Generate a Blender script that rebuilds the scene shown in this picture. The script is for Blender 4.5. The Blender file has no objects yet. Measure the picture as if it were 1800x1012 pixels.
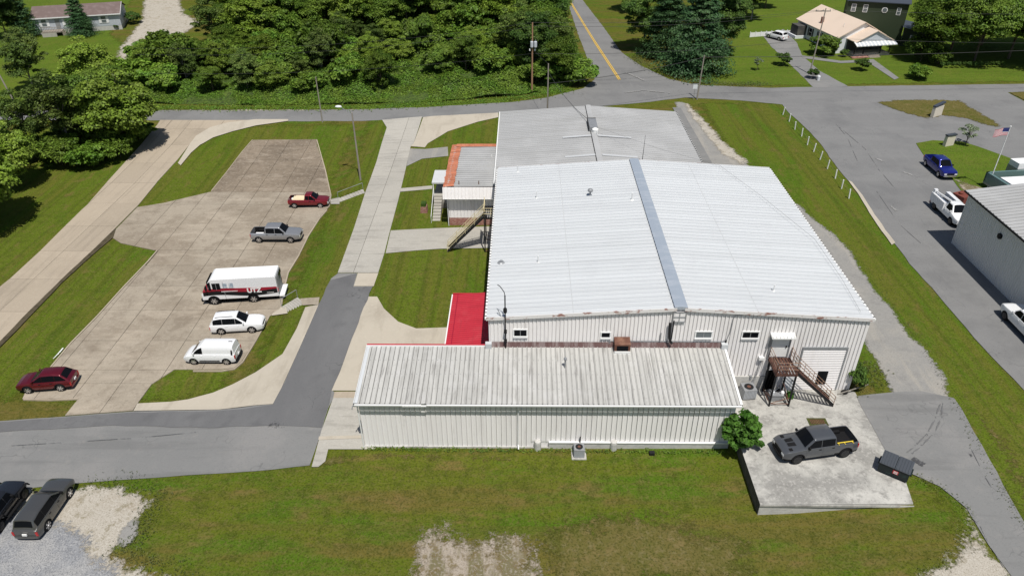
import bpy, bmesh, math, random
import numpy as np
from mathutils import Vector, Matrix, noise
random.seed(7); RNG = np.random.default_rng(7)
SC = bpy.context.scene; COL = SC.collection
# ---------------------------------------------------------------- camera, sky, sun, exposure
F_PX, CAM_H = 1279.12, 40.0
_pt, _yw, _rl = math.radians(32.919), math.radians(1.04), math.radians(-.446)
FW = Vector((-math.sin(_yw)*math.cos(_pt), math.cos(_yw)*math.cos(_pt), -math.sin(_pt)))
_r = Vector((math.cos(_yw), math.sin(_yw), 0)); _u = _r.cross(FW)
RT = math.cos(_rl)*_r + math.sin(_rl)*_u; UP = -math.sin(_rl)*_r + math.cos(_rl)*_u
cam = bpy.data.cameras.new('camera'); cam.sensor_width = 36; cam.lens = F_PX/1800*36
cam.clip_start = .5; cam.clip_end = 2000
co = bpy.data.objects.new('camera', cam); COL.objects.link(co); SC.camera = co
m4 = Matrix.Identity(4)
for i in range(3):
    m4[i][0], m4[i][1], m4[i][2] = RT[i], UP[i], -FW[i]
m4[2][3] = CAM_H; co.matrix_world = m4
LDIR = Vector((-.13, .43, -1)).normalized()              # the way the sunlight travels
wd = bpy.data.worlds.new('World'); SC.world = wd; wd.use_nodes = True
nt = wd.node_tree; bg = nt.nodes['Background']; sky = nt.nodes.new('ShaderNodeTexSky')
sky.sky_type = 'NISHITA'; sky.sun_disc = False
sky.sun_elevation = math.asin(-LDIR.z); sky.sun_rotation = math.atan2(-LDIR.x, -LDIR.y)
nt.links.new(sky.outputs[0], bg.inputs[0]); bg.inputs[1].default_value = .068
sl = bpy.data.lights.new('sun', 'SUN'); sl.energy = 4.55; sl.angle = math.radians(.53); sl.color = (1, .96, .9)
so = bpy.data.objects.new('sun', sl); COL.objects.link(so); so.location = (0, 0, 80)
so.rotation_euler = LDIR.to_track_quat('-Z', 'Y').to_euler()
vs = SC.view_settings; vs.view_transform = 'Standard'; vs.look = 'None'; vs.exposure = 0; vs.gamma = 1
SC.cycles.use_denoising = True; SC.cycles.max_bounces = 6; SC.cycles.transparent_max_bounces = 4
# ---------------------------------------------------------------- terrain and measuring
XK = np.array([-200,-110,-60,-49,-43,-25.6,-20.8,-15,-3,15,19,27,60,200.])
YK = np.array([-40,20,34,40,46,66,90,104,112,120,150,200,330.])
ZK = np.array([
 [-2,-2,-1.9,-1.8,-1.7,-1.4,-1.3,-1.2,-1.2,-1.1,-.9,0,0,0],
 [-2,-2,-1.9,-1.8,-1.7,-1.4,-1.3,-1.2,-1.2,-1.1,-.9,0,0,0],
 [-2,-2,-1.9,-1.8,-1.7,-1.4,-1.3,-1.2,-1.2,-1.1,-.9,0,0,0],
 [-2,-2,-2,-2,-1.95,-1.5,-1.3,-1.2,-1.2,-1.1,-.9,0,0,0],
 [-2.2,-2.2,-2,-2,-2,-1.9,-1.2,-1.1,-1.1,-.5,-.1,0,0,0],
 [-2.2,-2.2,-2,-2,-2,-2,-1,-1,-1,-.5,0,0,0,0],
 [-2.2,-2.2,-2,-2,-1.9,-1.9,-.8,-.7,-.6,0,0,0,0,0],
 [-2,-2,-1.5,-1.4,-1.4,-1.3,-.5,-.4,-.3,0,0,0,0,0],
 [-1,-1,-.8,-.7,-.6,-.4,-.2,-.1,0,0,0,0,0,0],
 [0,0,-.3,-.2,-.2,0,0,0,0,0,0,0,0,0],
 [2,1.5,1,2,3,4,4,4,2.5,0,0,0,.5,.5],
 [3,3,3,5,6,7,7,7,4,0,0,0,1,2],
 [3,3,3,5,6,7,7,7,4,0,0,0,1,2]])
def H(x, y):
    i = int(np.clip(np.searchsorted(XK, x)-1, 0, len(XK)-2)); j = int(np.clip(np.searchsorted(YK, y)-1, 0, len(YK)-2))
    a = (x-XK[i])/(XK[i+1]-XK[i]); b = (y-YK[j])/(YK[j+1]-YK[j])
    return float((ZK[j,i]*(1-a)+ZK[j,i+1]*a)*(1-b)+(ZK[j+1,i]*(1-a)+ZK[j+1,i+1]*a)*b)
def HV(x, y):
    i = np.clip(np.searchsorted(XK, x)-1, 0, len(XK)-2); j = np.clip(np.searchsorted(YK, y)-1, 0, len(YK)-2); a = (x-XK[i])/(XK[i+1]-XK[i]); b = (y-YK[j])/(YK[j+1]-YK[j])
    return (ZK[j,i]*(1-a)+ZK[j,i+1]*a)*(1-b)+(ZK[j+1,i]*(1-a)+ZK[j+1,i+1]*a)*b
def ray(px, py): return FW*F_PX + RT*(px-900) - UP*(py-506)
def PZ(px, py, z=0.):                                    # where the sight line through a photo point meets height z
    d = ray(px, py); t = (z-CAM_H)/d.z; return (d.x*t, d.y*t)
def G(px, py):                                           # ... meets the terrain
    z = 0.
    for _ in range(12):
        x, y = PZ(px, py, z); z = .5*z+.5*H(x, y)
    return (x, y)
def WY(px, py, Y):                                       # ... meets an upright wall at depth Y
    d = ray(px, py); t = Y/d.y; return (d.x*t, CAM_H+d.z*t)
# ---------------------------------------------------------------- materials
MATS = {}
def mat(name, col, rough=.7, layers=(), metal=0., coat=0., bump=None, spec=.4, rnd=0., coord='pos', island=0., trans=0., ior=None):
    """layers: (scale or (sx,sy,sz), lo, hi, colour, amount) mixes a colour in by noise"""
    m = bpy.data.materials.new(name); m.use_nodes = True; MATS[name] = m
    n = m.node_tree.nodes; L = m.node_tree.links; b = n['Principled BSDF']
    b.inputs['Roughness'].default_value = rough; b.inputs['Metallic'].default_value = metal
    b.inputs['Specular IOR Level'].default_value = spec; b.inputs['Coat Weight'].default_value = coat; b.inputs['Coat Roughness'].default_value = .05
    if coord == 'pos': cs = n.new('ShaderNodeNewGeometry').outputs['Position']
    else: cs = n.new('ShaderNodeTexCoord').outputs['Object']
    cur = n.new('ShaderNodeRGB'); cur.outputs[0].default_value = (*col, 1); cur = cur.outputs[0]
    def nz(scale, detail=4., rg=.6):
        t = n.new('ShaderNodeTexNoise'); t.inputs['Detail'].default_value = detail; t.inputs['Roughness'].default_value = rg
        if isinstance(scale, tuple):
            mp = n.new('ShaderNodeVectorMath'); mp.operation = 'MULTIPLY'; mp.inputs[1].default_value = scale
            L.new(cs, mp.inputs[0]); L.new(mp.outputs[0], t.inputs['Vector']); t.inputs['Scale'].default_value = 1
        else:
            L.new(cs, t.inputs['Vector']); t.inputs['Scale'].default_value = scale
        return t.outputs[0]
    for ly in layers:
        sc, lo, hi, c, amt = ly[:5]
        if sc == 'crack':                                    # (crack, cell size scale, width, colour, amount)
            t = n.new('ShaderNodeTexNoise'); t.inputs['Scale'].default_value = lo*2.5; t.inputs['Detail'].default_value = 3; L.new(cs, t.inputs['Vector'])
            w = n.new('ShaderNodeVectorMath'); w.operation = 'MULTIPLY_ADD'; w.inputs[1].default_value = (.9/lo,)*3; L.new(t.outputs['Color'], w.inputs[0]); L.new(cs, w.inputs[2])
            vo = n.new('ShaderNodeTexVoronoi'); vo.feature = 'DISTANCE_TO_EDGE'; vo.inputs['Scale'].default_value = lo; L.new(w.outputs[0], vo.inputs['Vector'])
            mr = n.new('ShaderNodeMapRange'); mr.inputs[1].default_value = 0; mr.inputs[2].default_value = hi*lo; mr.inputs[3].default_value = amt; mr.inputs[4].default_value = 0; L.new(vo.outputs[0], mr.inputs[0])
            mk = n.new('ShaderNodeMapRange'); mk.inputs[1].default_value = .46; mk.inputs[2].default_value = .6; L.new(nz(.22), mk.inputs[0]); mu = n.new('ShaderNodeMath'); mu.operation = 'MULTIPLY'; L.new(mr.outputs[0], mu.inputs[0]); L.new(mk.outputs[0], mu.inputs[1])
            mx = n.new('ShaderNodeMix'); mx.data_type = 'RGBA'; L.new(mu.outputs[0], mx.inputs[0]); L.new(cur, mx.inputs[6]); mx.inputs[7].default_value = (*c, 1); cur = mx.outputs[2]; continue
        mr = n.new('ShaderNodeMapRange'); mr.inputs[1].default_value = lo; mr.inputs[2].default_value = hi; mr.inputs[4].default_value = amt
        mr.interpolation_type = 'SMOOTHSTEP'
        L.new(nz(sc, ly[5] if len(ly) > 5 else 4.), mr.inputs[0])
        mx = n.new('ShaderNodeMix'); mx.data_type = 'RGBA'; L.new(mr.outputs[0], mx.inputs[0]); L.new(cur, mx.inputs[6]); mx.inputs[7].default_value = (*c, 1)
        cur = mx.outputs[2]
    def vary(src, amt):
        nonlocal cur
        mr = n.new('ShaderNodeMapRange'); mr.inputs[3].default_value = 1-amt; mr.inputs[4].default_value = 1+amt; L.new(src, mr.inputs[0])
        sx = n.new('ShaderNodeVectorMath'); sx.operation = 'SCALE'; L.new(cur, sx.inputs[0]); L.new(mr.outputs[0], sx.inputs['Scale']); cur = sx.outputs[0]
    if rnd: vary(n.new('ShaderNodeObjectInfo').outputs['Random'], rnd)
    if island: vary(n.new('ShaderNodeNewGeometry').outputs['Random Per Island'], island)
    L.new(cur, b.inputs['Base Color'])
    if bump:
        bp = n.new('ShaderNodeBump'); bp.inputs['Strength'].default_value = bump[1]; bp.inputs['Distance'].default_value = bump[2] if len(bump) > 2 else .05
        L.new(nz(bump[0], 5.), bp.inputs['Height']); L.new(bp.outputs[0], b.inputs['Normal'])
    if trans:
        tr = n.new('ShaderNodeBsdfTranslucent'); L.new(cur, tr.inputs[0]); ms = n.new('ShaderNodeMixShader'); ms.inputs[0].default_value = trans
        L.new(b.outputs[0], ms.inputs[1]); L.new(tr.outputs[0], ms.inputs[2]); L.new(ms.outputs[0], n['Material Output'].inputs[0])
    return m
FINE = [(3.2,.5,.68,(.15,.13,.042),.5),(6.5,.48,.62,(.032,.042,.006),.55),(11,.52,.66,(.15,.14,.05),.5)]
mat('grass', (.098,.12,.012), .95, [((.02,.3,.1),.46,.58,(.13,.102,.026),.85),((.1,.28,.3),.48,.62,(.064,.128,.008),.85),((.012,.75,.1),.5,.6,(.105,.098,.02),.5),((.3,.8,1),.54,.7,(.175,.12,.045),.7),(1.1,.46,.7,(.04,.056,.008),.5)]+FINE, bump=(6,.6,.1), spec=.04)
mat('mown_grass', (.094,.134,.011), .95, [((.62,.012,.1),.47,.57,(.115,.118,.018),.7),((.28,.06,.1),.5,.62,(.062,.13,.007),.75),((1.4,.02,.1),.5,.6,(.055,.075,.008),.5),((.6,.3,1),.56,.72,(.165,.115,.042),.65),(1.1,.46,.7,(.045,.064,.008),.45)]+FINE, bump=(6,.6,.1), spec=.04)
mat('lush_grass', (.082,.14,.013), .95, [(.12,.45,.65,(.12,.15,.02),.6),((.06,.5,.3),.48,.6,(.105,.165,.015),.6),(.8,.5,.75,(.055,.09,.01),.5)]+FINE, bump=(6,.6,.1), spec=.04)
mat('dry_grass', (.125,.106,.032), .95, [(.25,.45,.65,(.08,.09,.016),.75),(1.2,.5,.72,(.19,.14,.06),.65),(3.2,.5,.7,(.2,.165,.085),.5)]+FINE[1:], bump=(6,.6,.1), spec=.04)
mat('asphalt', (.192,.191,.188), .88, [((.05,.3,.2),.4,.65,(.21,.209,.205),.8),(.15,.45,.7,(.15,.15,.15),.7),((.9,.12,.5),.58,.72,(.23,.228,.22),.4),(1.2,.6,.75,(.125,.125,.125),.3),('crack',.13,.06,(.09,.09,.09),.55),('crack',.4,.03,(.11,.11,.11),.3),(8,.5,.7,(.13,.13,.13),.35)], bump=(30,.2,.01), spec=.2)
mat('dark_asphalt', (.135,.135,.137), .88, [((.25,.06,.2),.42,.65,(.165,.165,.165),.8),(.4,.5,.7,(.11,.11,.112),.6),('crack',.13,.05,(.06,.06,.06),.6),(8,.5,.7,(.1,.1,.1),.35)], bump=(30,.2,.01), spec=.2)
mat('old_asphalt', (.2,.2,.195), .9, [(.2,.45,.65,(.235,.23,.222),.8),((.08,.7,.2),.5,.66,(.155,.155,.152),.6),(2,.55,.75,(.27,.255,.235),.35),('crack',.13,.06,(.1,.1,.1),.5),(8,.5,.7,(.14,.14,.138),.35)], bump=(30,.3,.01), spec=.2)
SLB = [(.4,.5,.66,(.2,.163,.123),.5),('crack',.2,.04,(.12,.1,.078),.5),((.16,.5,.3),.5,.68,(.4,.345,.272),.75),(1.1,.5,.7,(.22,.182,.14),.5),(3,.5,.7,(.41,.36,.292),.4),(8,.5,.72,(.17,.143,.112),.35)]
mat('slab_concrete', (.335,.29,.228), .88, [(.09,.42,.6,(.235,.193,.145),.75)]+SLB, rnd=.045, bump=(12,.2,.02), spec=.15)
mat('slab_stained', (.235,.19,.142), .88, [(.12,.45,.62,(.165,.132,.098),.85)]+SLB[:2]+[((.2,.7,.3),.54,.68,(.36,.305,.24),.6),(1.1,.5,.7,(.14,.113,.085),.6)]+SLB[4:], rnd=.045, bump=(12,.3,.02), spec=.15)
mat('lane_concrete', (.385,.325,.25), .88, [(.15,.45,.7,(.32,.27,.207),.7),((1.6,.1,.5),.5,.7,(.28,.236,.183),.55),(2.5,.5,.72,(.43,.37,.29),.45),(8,.5,.72,(.27,.23,.18),.35)], rnd=.07, bump=(12,.15,.02), spec=.15)
mat('drive_concrete', (.4,.38,.335), .88, [(.2,.45,.7,(.335,.32,.285),.7),((.3,2,.5),.52,.68,(.27,.255,.225),.6),(3,.5,.72,(.46,.44,.4),.45),(8,.5,.7,(.28,.265,.235),.4)], rnd=.07, bump=(12,.15,.02), spec=.15)
mat('pale_concrete', (.45,.405,.33), .88, [(.3,.45,.7,(.38,.34,.275),.75),((.8,.2,.5),.5,.7,(.33,.29,.23),.55),(4,.5,.72,(.49,.445,.37),.45)], bump=(12,.15,.02), spec=.15)
mat('pad_concrete', (.42,.41,.375), .88, [(.35,.42,.6,(.25,.243,.225),.85),(.16,.5,.68,(.55,.535,.49),.75),(1.6,.5,.7,(.19,.183,.17),.65),(4,.5,.7,(.52,.5,.46),.5),(9,.55,.72,(.13,.125,.115),.5)], bump=(10,.25,.02), spec=.15)
mat('gravel', (.265,.258,.242), .95, [(.25,.45,.62,(.31,.295,.265),.75),(.8,.5,.7,(.215,.21,.2),.6),((.9,.1,.4),.52,.64,(.35,.325,.28),.5),(5,.5,.66,(.33,.32,.3),.3,2.),(11,.5,.64,(.17,.165,.155),.35,2.)], bump=(14,.25,.02), spec=.1)
mat('blue_gravel', (.26,.265,.275), .95, [(.3,.45,.65,(.34,.335,.325),.8),(1.,.5,.7,(.2,.205,.215),.6),(7,.5,.64,(.42,.415,.4),.55,2.),(12,.5,.62,(.12,.125,.135),.65,2.)], bump=(14,.5,.03), spec=.1)
mat('pale_gravel', (.42,.385,.325), .95, [(.5,.5,.7,(.31,.26,.19),.6),(1.3,.52,.68,(.17,.14,.07),.6),(7,.5,.64,(.51,.48,.42),.5,2.),(12,.52,.64,(.22,.19,.14),.6,2.)], bump=(14,.5,.03), spec=.1)
mat('thin_gravel', (.35,.3,.24), .95, [((.7,.12,1),.46,.58,(.11,.1,.03),.8),(1.6,.48,.62,(.15,.115,.05),.8),(6,.5,.64,(.42,.375,.32),.5,2.),(12,.5,.62,(.17,.14,.11),.65,2.)], bump=(14,.5,.03), spec=.1)
mat('dirt', (.085,.07,.045), .95, [(1.5,.45,.7,(.045,.038,.026),.8),(6,.5,.7,(.12,.1,.055),.5)], bump=(8,.6,.05), spec=.1)
mat('stain', (.06,.06,.062), .6, [(5,.45,.7,(.13,.13,.13),.8)])
mat('yellow_paint', (.62,.4,.06), .7, [(3,.5,.7,(.4,.3,.12),.6)])
mat('white_paint', (.78,.78,.76), .6, [(2,.5,.75,(.6,.59,.56),.5)])
mat('white_roof', (.55,.568,.578), .5, [((.05,1.6,.3),.5,.75,(.47,.485,.495),.5),(.3,.5,.75,(.5,.515,.525),.5)], spec=.25, rnd=.035)
mat('grime_shade', (.2,.195,.185), .8, [(2,.45,.7,(.3,.295,.28),.8)])
mat('grey_roof', (.38,.382,.378), .55, [((.05,1.2,.3),.45,.7,(.33,.33,.32),.7),(.15,.45,.65,(.46,.462,.458),.6)], spec=.25)
mat('dirty_roof', (.46,.455,.43), .6, [((2.5,.18,.3),.5,.72,(.31,.305,.285),.7),(.5,.5,.7,(.52,.515,.5),.6),((5,.4,.5),.56,.72,(.19,.18,.17),.65),(3,.6,.75,(.29,.28,.26),.5)], spec=.2, rnd=.06)
mat('wall_metal', (.82,.795,.78), .5, [((1.5,1.5,.15),.5,.72,(.65,.62,.605),.5),(.4,.5,.75,(.8,.775,.76),.5),((3,3,.5),.62,.75,(.45,.43,.41),.35)], spec=.3, rnd=.025)
mat('shed_wall', (.7,.69,.67), .55, [((1.5,1.5,.15),.5,.72,(.6,.59,.57),.5)], spec=.2)
mat('ridge_metal', (.36,.41,.47), .4, [((.5,2,1),.45,.7,(.46,.5,.55),.7)], metal=.2)
mat('dark_metal', (.018,.018,.019), .6, spec=.15); mat('grey_metal', (.3,.31,.32), .5, [(2,.5,.7,(.2,.2,.2),.6)], metal=.3)
mat('rust', (.13,.055,.035), .8, [(1.5,.45,.65,(.26,.14,.09),.7),(6,.5,.7,(.06,.03,.02),.6)])
mat('rusty_trim', (.72,.7,.68), .6, [((1.2,1.2,3),.55,.64,(.26,.1,.07),.9),(5,.6,.7,(.4,.3,.26),.6)])
mat('maroon_flashing', (.13,.075,.07), .65, [((3,.5,.5),.45,.65,(.3,.25,.24),.75),((9,1,1),.5,.7,(.08,.04,.04),.6)])
mat('orange_rust', (.47,.165,.09), .8, [(1.2,.45,.7,(.36,.115,.06),.75),(4,.5,.7,(.52,.25,.16),.7),((2,.4,1),.66,.75,(.6,.55,.48),.6)], rnd=.15)
mat('red_metal', (.47,.032,.05), .5, [((.4,1.2,1),.45,.7,(.39,.028,.042),.7),(.7,.5,.7,(.5,.06,.075),.5),((3,.3,1),.58,.72,(.33,.04,.05),.4)], spec=.25)
mat('brick_wall', (.3,.13,.1), .85, [((3,3,9),.42,.6,(.42,.27,.22),.8),((5,5,14),.5,.65,(.18,.08,.07),.7)])
mat('block', (.5,.49,.46), .9, [((2.5,2.5,5),.45,.65,(.4,.39,.365),.7),((.6,.6,.4),.5,.7,(.26,.25,.23),.6),(7,.5,.7,(.56,.55,.53),.5)], bump=(10,.3,.02))
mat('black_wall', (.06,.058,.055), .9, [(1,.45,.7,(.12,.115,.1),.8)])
mat('glass_dark', (.006,.007,.009), .1, spec=.08); mat('glass_mid', (.12,.14,.15), .12, spec=.6)
mat('tyre', (.014,.014,.015), .9, spec=.1); mat('rim_silver', (.6,.6,.61), .3, metal=.8); mat('rim_black', (.035,.035,.037), .4, metal=.3)
mat('black_plastic', (.013,.013,.014), .65, spec=.12); mat('chrome', (.7,.7,.71), .18, metal=.9); mat('lamp_clear', (.75,.76,.78), .12, spec=.7); mat('lamp_red', (.45,.012,.015), .2, spec=.6)
mat('plate', (.8,.8,.78), .5); mat('underbody', (.006,.006,.006), .95, spec=0.)
mat('paint_white', (.76,.765,.77), .25, coat=.7); mat('paint_red', (.19,.012,.018), .3, metal=.3, coat=.8); mat('paint_maroon', (.12,.006,.014), .25, metal=.35, coat=.9)
mat('paint_silver', (.33,.335,.345), .33, metal=.5, coat=.7); mat('paint_grey', (.075,.08,.088), .3, metal=.2, coat=.8); mat('paint_olive', (.1,.1,.098), .3, metal=.5, coat=.8)
mat('paint_black', (.012,.013,.016), .25, coat=.8); mat('paint_blue', (.012,.018,.2), .25, metal=.35, coat=.9)
mat('cream_load', (.72,.6,.4), .7, [(3,.5,.7,(.8,.7,.52),.6)]); mat('yellow_strap', (.8,.6,.06), .6); mat('wave_red', (.3,.012,.03), .35); mat('poster', (.3,.36,.42), .5, [(2.5,.5,.6,(.7,.7,.7),.7)])
mat('dumpster_green', (.006,.012,.013), .6, [(2,.5,.7,(.02,.045,.04),.6)]); mat('lid_plastic', (.055,.063,.075), .5)
mat('wood_pole', (.3,.27,.23), .9, [((8,8,.4),.45,.7,(.2,.17,.14),.7)]); mat('brown_pole', (.33,.19,.11), .9, [((8,8,.4),.45,.7,(.24,.15,.09),.7)]); mat('wire', (.03,.03,.03), .6)
mat('bark', (.13,.1,.075), .95, [((6,6,1.2),.45,.65,(.07,.055,.04),.8)]); mat('pale_bark', (.26,.24,.21), .95, [((6,6,1.2),.45,.65,(.14,.125,.1),.8)])
mat('weathered_wood', (.3,.26,.22), .9, [((1,6,6),.45,.65,(.2,.17,.14),.7)]); mat('cream_paint', (.7,.6,.36), .6, [(4,.55,.7,(.4,.25,.14),.6)])
mat('cream_roof', (.68,.55,.44), .6, [((.3,.3,.3),.45,.7,(.62,.5,.4),.5)]); mat('siding_white', (.7,.72,.74), .6); mat('siding_grey', (.5,.53,.57), .6); mat('roof_brown', (.15,.11,.1), .9, [(1,.45,.7,(.2,.155,.145),.7)])
mat('green_siding', (.028,.043,.02), .7); mat('pale_green', (.22,.29,.17), .7); mat('slate_roof', (.045,.055,.075), .6); mat('trim_white', (.78,.78,.77), .5)
mat('teal_paint', (.12,.2,.19), .4, coat=.4); mat('white_cover', (.8,.8,.79), .5); mat('stone_sign', (.62,.57,.47), .8, [(2,.5,.7,(.54,.49,.4),.6)])
mat('flag_red', (.5,.03,.05), .8); mat('flag_white', (.78,.78,.78), .8); mat('flag_blue', (.03,.04,.16), .8); mat('rust_red', (.17,.045,.03), .7, [(3,.5,.7,(.14,.04,.03),.7)])
def leafmat(name, c, c2):
    c, c2 = (c[0]*.86, c[1]*1.03, c[2]), (c2[0]*.86, c2[1]*1.03, c2[2])
    mat(name, c, .55, [(.25,.4,.6,c2,.9)], island=.55, rnd=.2, spec=.25, trans=.42)
leafmat('leaf_mid', (.13,.19,.026), (.19,.235,.034)); leafmat('leaf_bright', (.2,.255,.03), (.24,.275,.04)); leafmat('leaf_dark', (.085,.14,.027), (.13,.18,.034))
leafmat('leaf_olive', (.14,.185,.04), (.19,.215,.05)); leafmat('leaf_kudzu', (.15,.24,.03), (.21,.265,.036)); leafmat('leaf_pine', (.065,.125,.048), (.1,.16,.06)); leafmat('leaf_pale', (.25,.27,.13), (.34,.34,.23)); leafmat('leaf_fresh', (.06,.15,.016), (.1,.185,.026)); leafmat('leaf_weed', (.12,.13,.035), (.17,.16,.06))
# ---------------------------------------------------------------- builders
class B:
    def __init__(s): s.v = []; s.f = []; s.m = []
    def add(s, vs_, fs, mi=0):
        o = len(s.v); s.v += [tuple(p) for p in vs_]; s.f += [tuple(i+o for i in f) for f in fs]; s.m += [mi]*len(fs); return s
    def box(s, x0, y0, z0, x1, y1, z1, mi=0):
        return s.add([(x0,y0,z0),(x1,y0,z0),(x1,y1,z0),(x0,y1,z0),(x0,y0,z1),(x1,y0,z1),(x1,y1,z1),(x0,y1,z1)],
                     [(0,3,2,1),(4,5,6,7),(0,1,5,4),(1,2,6,5),(2,3,7,6),(3,0,4,7)], mi)
    def quad(s, a, b, c, d, mi=0): return s.add([a,b,c,d], [(0,1,2,3)], mi)
    def prism(s, pts, fn, d0, d1, mi=0):                 # pts: 2-D outline, fn(u, v, d) -> point
        n = len(pts)
        return s.add([fn(u,v,d0) for u,v in pts]+[fn(u,v,d1) for u,v in pts], [tuple(range(n-1,-1,-1)), tuple(range(n,2*n))]+[(i,(i+1)%n,(i+1)%n+n,i+n) for i in range(n)], mi)
    def tube(s, pts, r, n=6, mi=0):
        pts = [Vector(p) for p in pts]; k = len(pts); rs = r if isinstance(r, (list, tuple)) else [r]*k; vv = []
        for i, p in enumerate(pts):
            t = (pts[min(i+1,k-1)]-pts[max(i-1,0)]).normalized(); a = t.cross(Vector((0,0,1)))
            if a.length < .05: a = t.cross(Vector((0,1,0)))
            a.normalize(); b = t.cross(a)
            vv += [p+(a*math.cos(6.2832*j/n)+b*math.sin(6.2832*j/n))*rs[i] for j in range(n)]
        fs = [(i*n+j, i*n+(j+1)%n, (i+1)*n+(j+1)%n, (i+1)*n+j) for i in range(k-1) for j in range(n)]
        return s.add(vv, fs+[tuple(range(n-1,-1,-1)), tuple(range((k-1)*n, k*n))], mi)
    def lathe(s, prof, c=(0,0,0), axis='z', n=16, mi=0):  # prof: (radius, height)
        vv = []
        for r, h in prof:
            for j in range(n):
                a = 6.2832*j/n; p = (r*math.cos(a), r*math.sin(a), h)
                if axis == 'y': p = (p[0], h, p[1])
                vv.append((c[0]+p[0], c[1]+p[1], c[2]+p[2]))
        k = len(prof)
        return s.add(vv, [(i*n+j, i*n+(j+1)%n, (i+1)*n+(j+1)%n, (i+1)*n+j) for i in range(k-1) for j in range(n)]+[tuple(range(n-1,-1,-1)), tuple(range((k-1)*n, k*n))], mi)
    def ribs(s, o, u, v, nrm, U, bot, top, pitch, rh=.035, rw=.07, mi=0, gw=.04, gd=.06):
        """ribbed sheet: profile runs along u, each rib along v between bot(u) and top(u)"""
        o, u, v, nrm = Vector(o), Vector(u), Vector(v), Vector(nrm); us = [(0., 0.)]; x = pitch/2
        while x < U-rw:
            us += [(x-rw*.7-gw,0.),(x-rw*.7-gw+.001,-gd),(x-rw*.7-.001,-gd),(x-rw*.7,0.),(x-rw*.5,rh),(x+rw*.5,rh),(x+rw*.7,0.)]; x += pitch  # narrow groove before each rib is added so shade draws a dark line
        us.append((U, 0.)); bt = bot if callable(bot) else (lambda q: bot); tp = top if callable(top) else (lambda q: top)
        vv = []
        for q, h in us: vv += [o+u*q+v*bt(q)+nrm*h, o+u*q+v*tp(q)+nrm*h]
        return s.add(vv, [(2*i, 2*i+2, 2*i+3, 2*i+1) for i in range(len(us)-1)], mi)
    def mesh(s, name, mats, smooth=False):
        me = bpy.data.meshes.new(name); me.from_pydata(s.v, [], s.f)
        for q in (mats if isinstance(mats, (list, tuple)) else [mats]): me.materials.append(MATS[q])
        me.polygons.foreach_set('material_index', s.m)
        bm = bmesh.new(); bm.from_mesh(me); bmesh.ops.recalc_face_normals(bm, faces=bm.faces); bm.to_mesh(me); bm.free()
        if smooth: me.shade_smooth(); me.set_sharp_from_angle(angle=math.radians(38))
        me.update(); return me
    def build(s, name, mats, parent=None, smooth=False): return link(name, s.mesh(name, mats, smooth), parent)
def link(name, me, parent=None, loc=None):
    o = bpy.data.objects.new(name, me); COL.objects.link(o); o.parent = parent
    if loc is not None: o.location = loc
    return o
def tag(o, label, cat, group=None):
    o['label'] = label; o['category'] = cat
    if group: o['group'] = group
    return o
def thing(name, label, cat, loc=(0,0,0), rz=0., group=None):
    o = bpy.data.objects.new(name, None); COL.objects.link(o); o.location = loc; o.rotation_euler[2] = rz; o.empty_display_size = .2
    return tag(o, label, cat, group)
def dup(root, loc, rz, sc=1., label=None, group=None):
    r = root.copy(); COL.objects.link(r); r.location = loc; r.rotation_euler[2] = rz; r.scale = sc if isinstance(sc, tuple) else (sc,)*3
    if label: r['label'] = label
    if group: r['group'] = group
    for ch in root.children:
        c = ch.copy(); COL.objects.link(c); c.parent = r
        for g in ch.children:
            d = g.copy(); COL.objects.link(d); d.parent = c
    return r
def struct(o): o['kind'] = 'structure'; return o
# ---------------------------------------------------------------- ground
GL = 2.0
def drape(bm, dz, GL=GL):
    for ax, K in ((0, XK), (1, YK)):
        c = [v.co[ax] for v in bm.verts]; lo, hi = min(c), max(c)
        for p in sorted(set([float(k) for k in K]+[i*GL for i in range(int(-220/GL), int(340/GL))])):
            if lo+.01 < p < hi-.01:
                q = [0,0,0]; q[ax] = p; nn = [0,0,0]; nn[ax] = 1
                bmesh.ops.bisect_plane(bm, geom=bm.verts[:]+bm.edges[:]+bm.faces[:], plane_co=q, plane_no=nn)
    bmesh.ops.triangulate(bm, faces=bm.faces[:])
    for v in bm.verts: v.co.z = H(v.co.x, v.co.y)+dz
def outline(poly, rag=0., step=1.2):
    out = []
    for i, p in enumerate(poly):
        a, b = Vector(p), Vector(poly[(i+1)%len(poly)]); n = max(1, int((b-a).length/step)) if rag else 1
        for k in range(n):
            q = a.lerp(b, k/n)
            if rag:
                s = noise.noise_vector(Vector((q.x*.9, q.y*.9, 3.3)))+.5*noise.noise_vector(Vector((q.x*2.7, q.y*2.7, 9.1))); q = q+Vector((s.x, s.y))*rag
            out.append((q.x, q.y))
    return out
SOFT = {}
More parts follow.
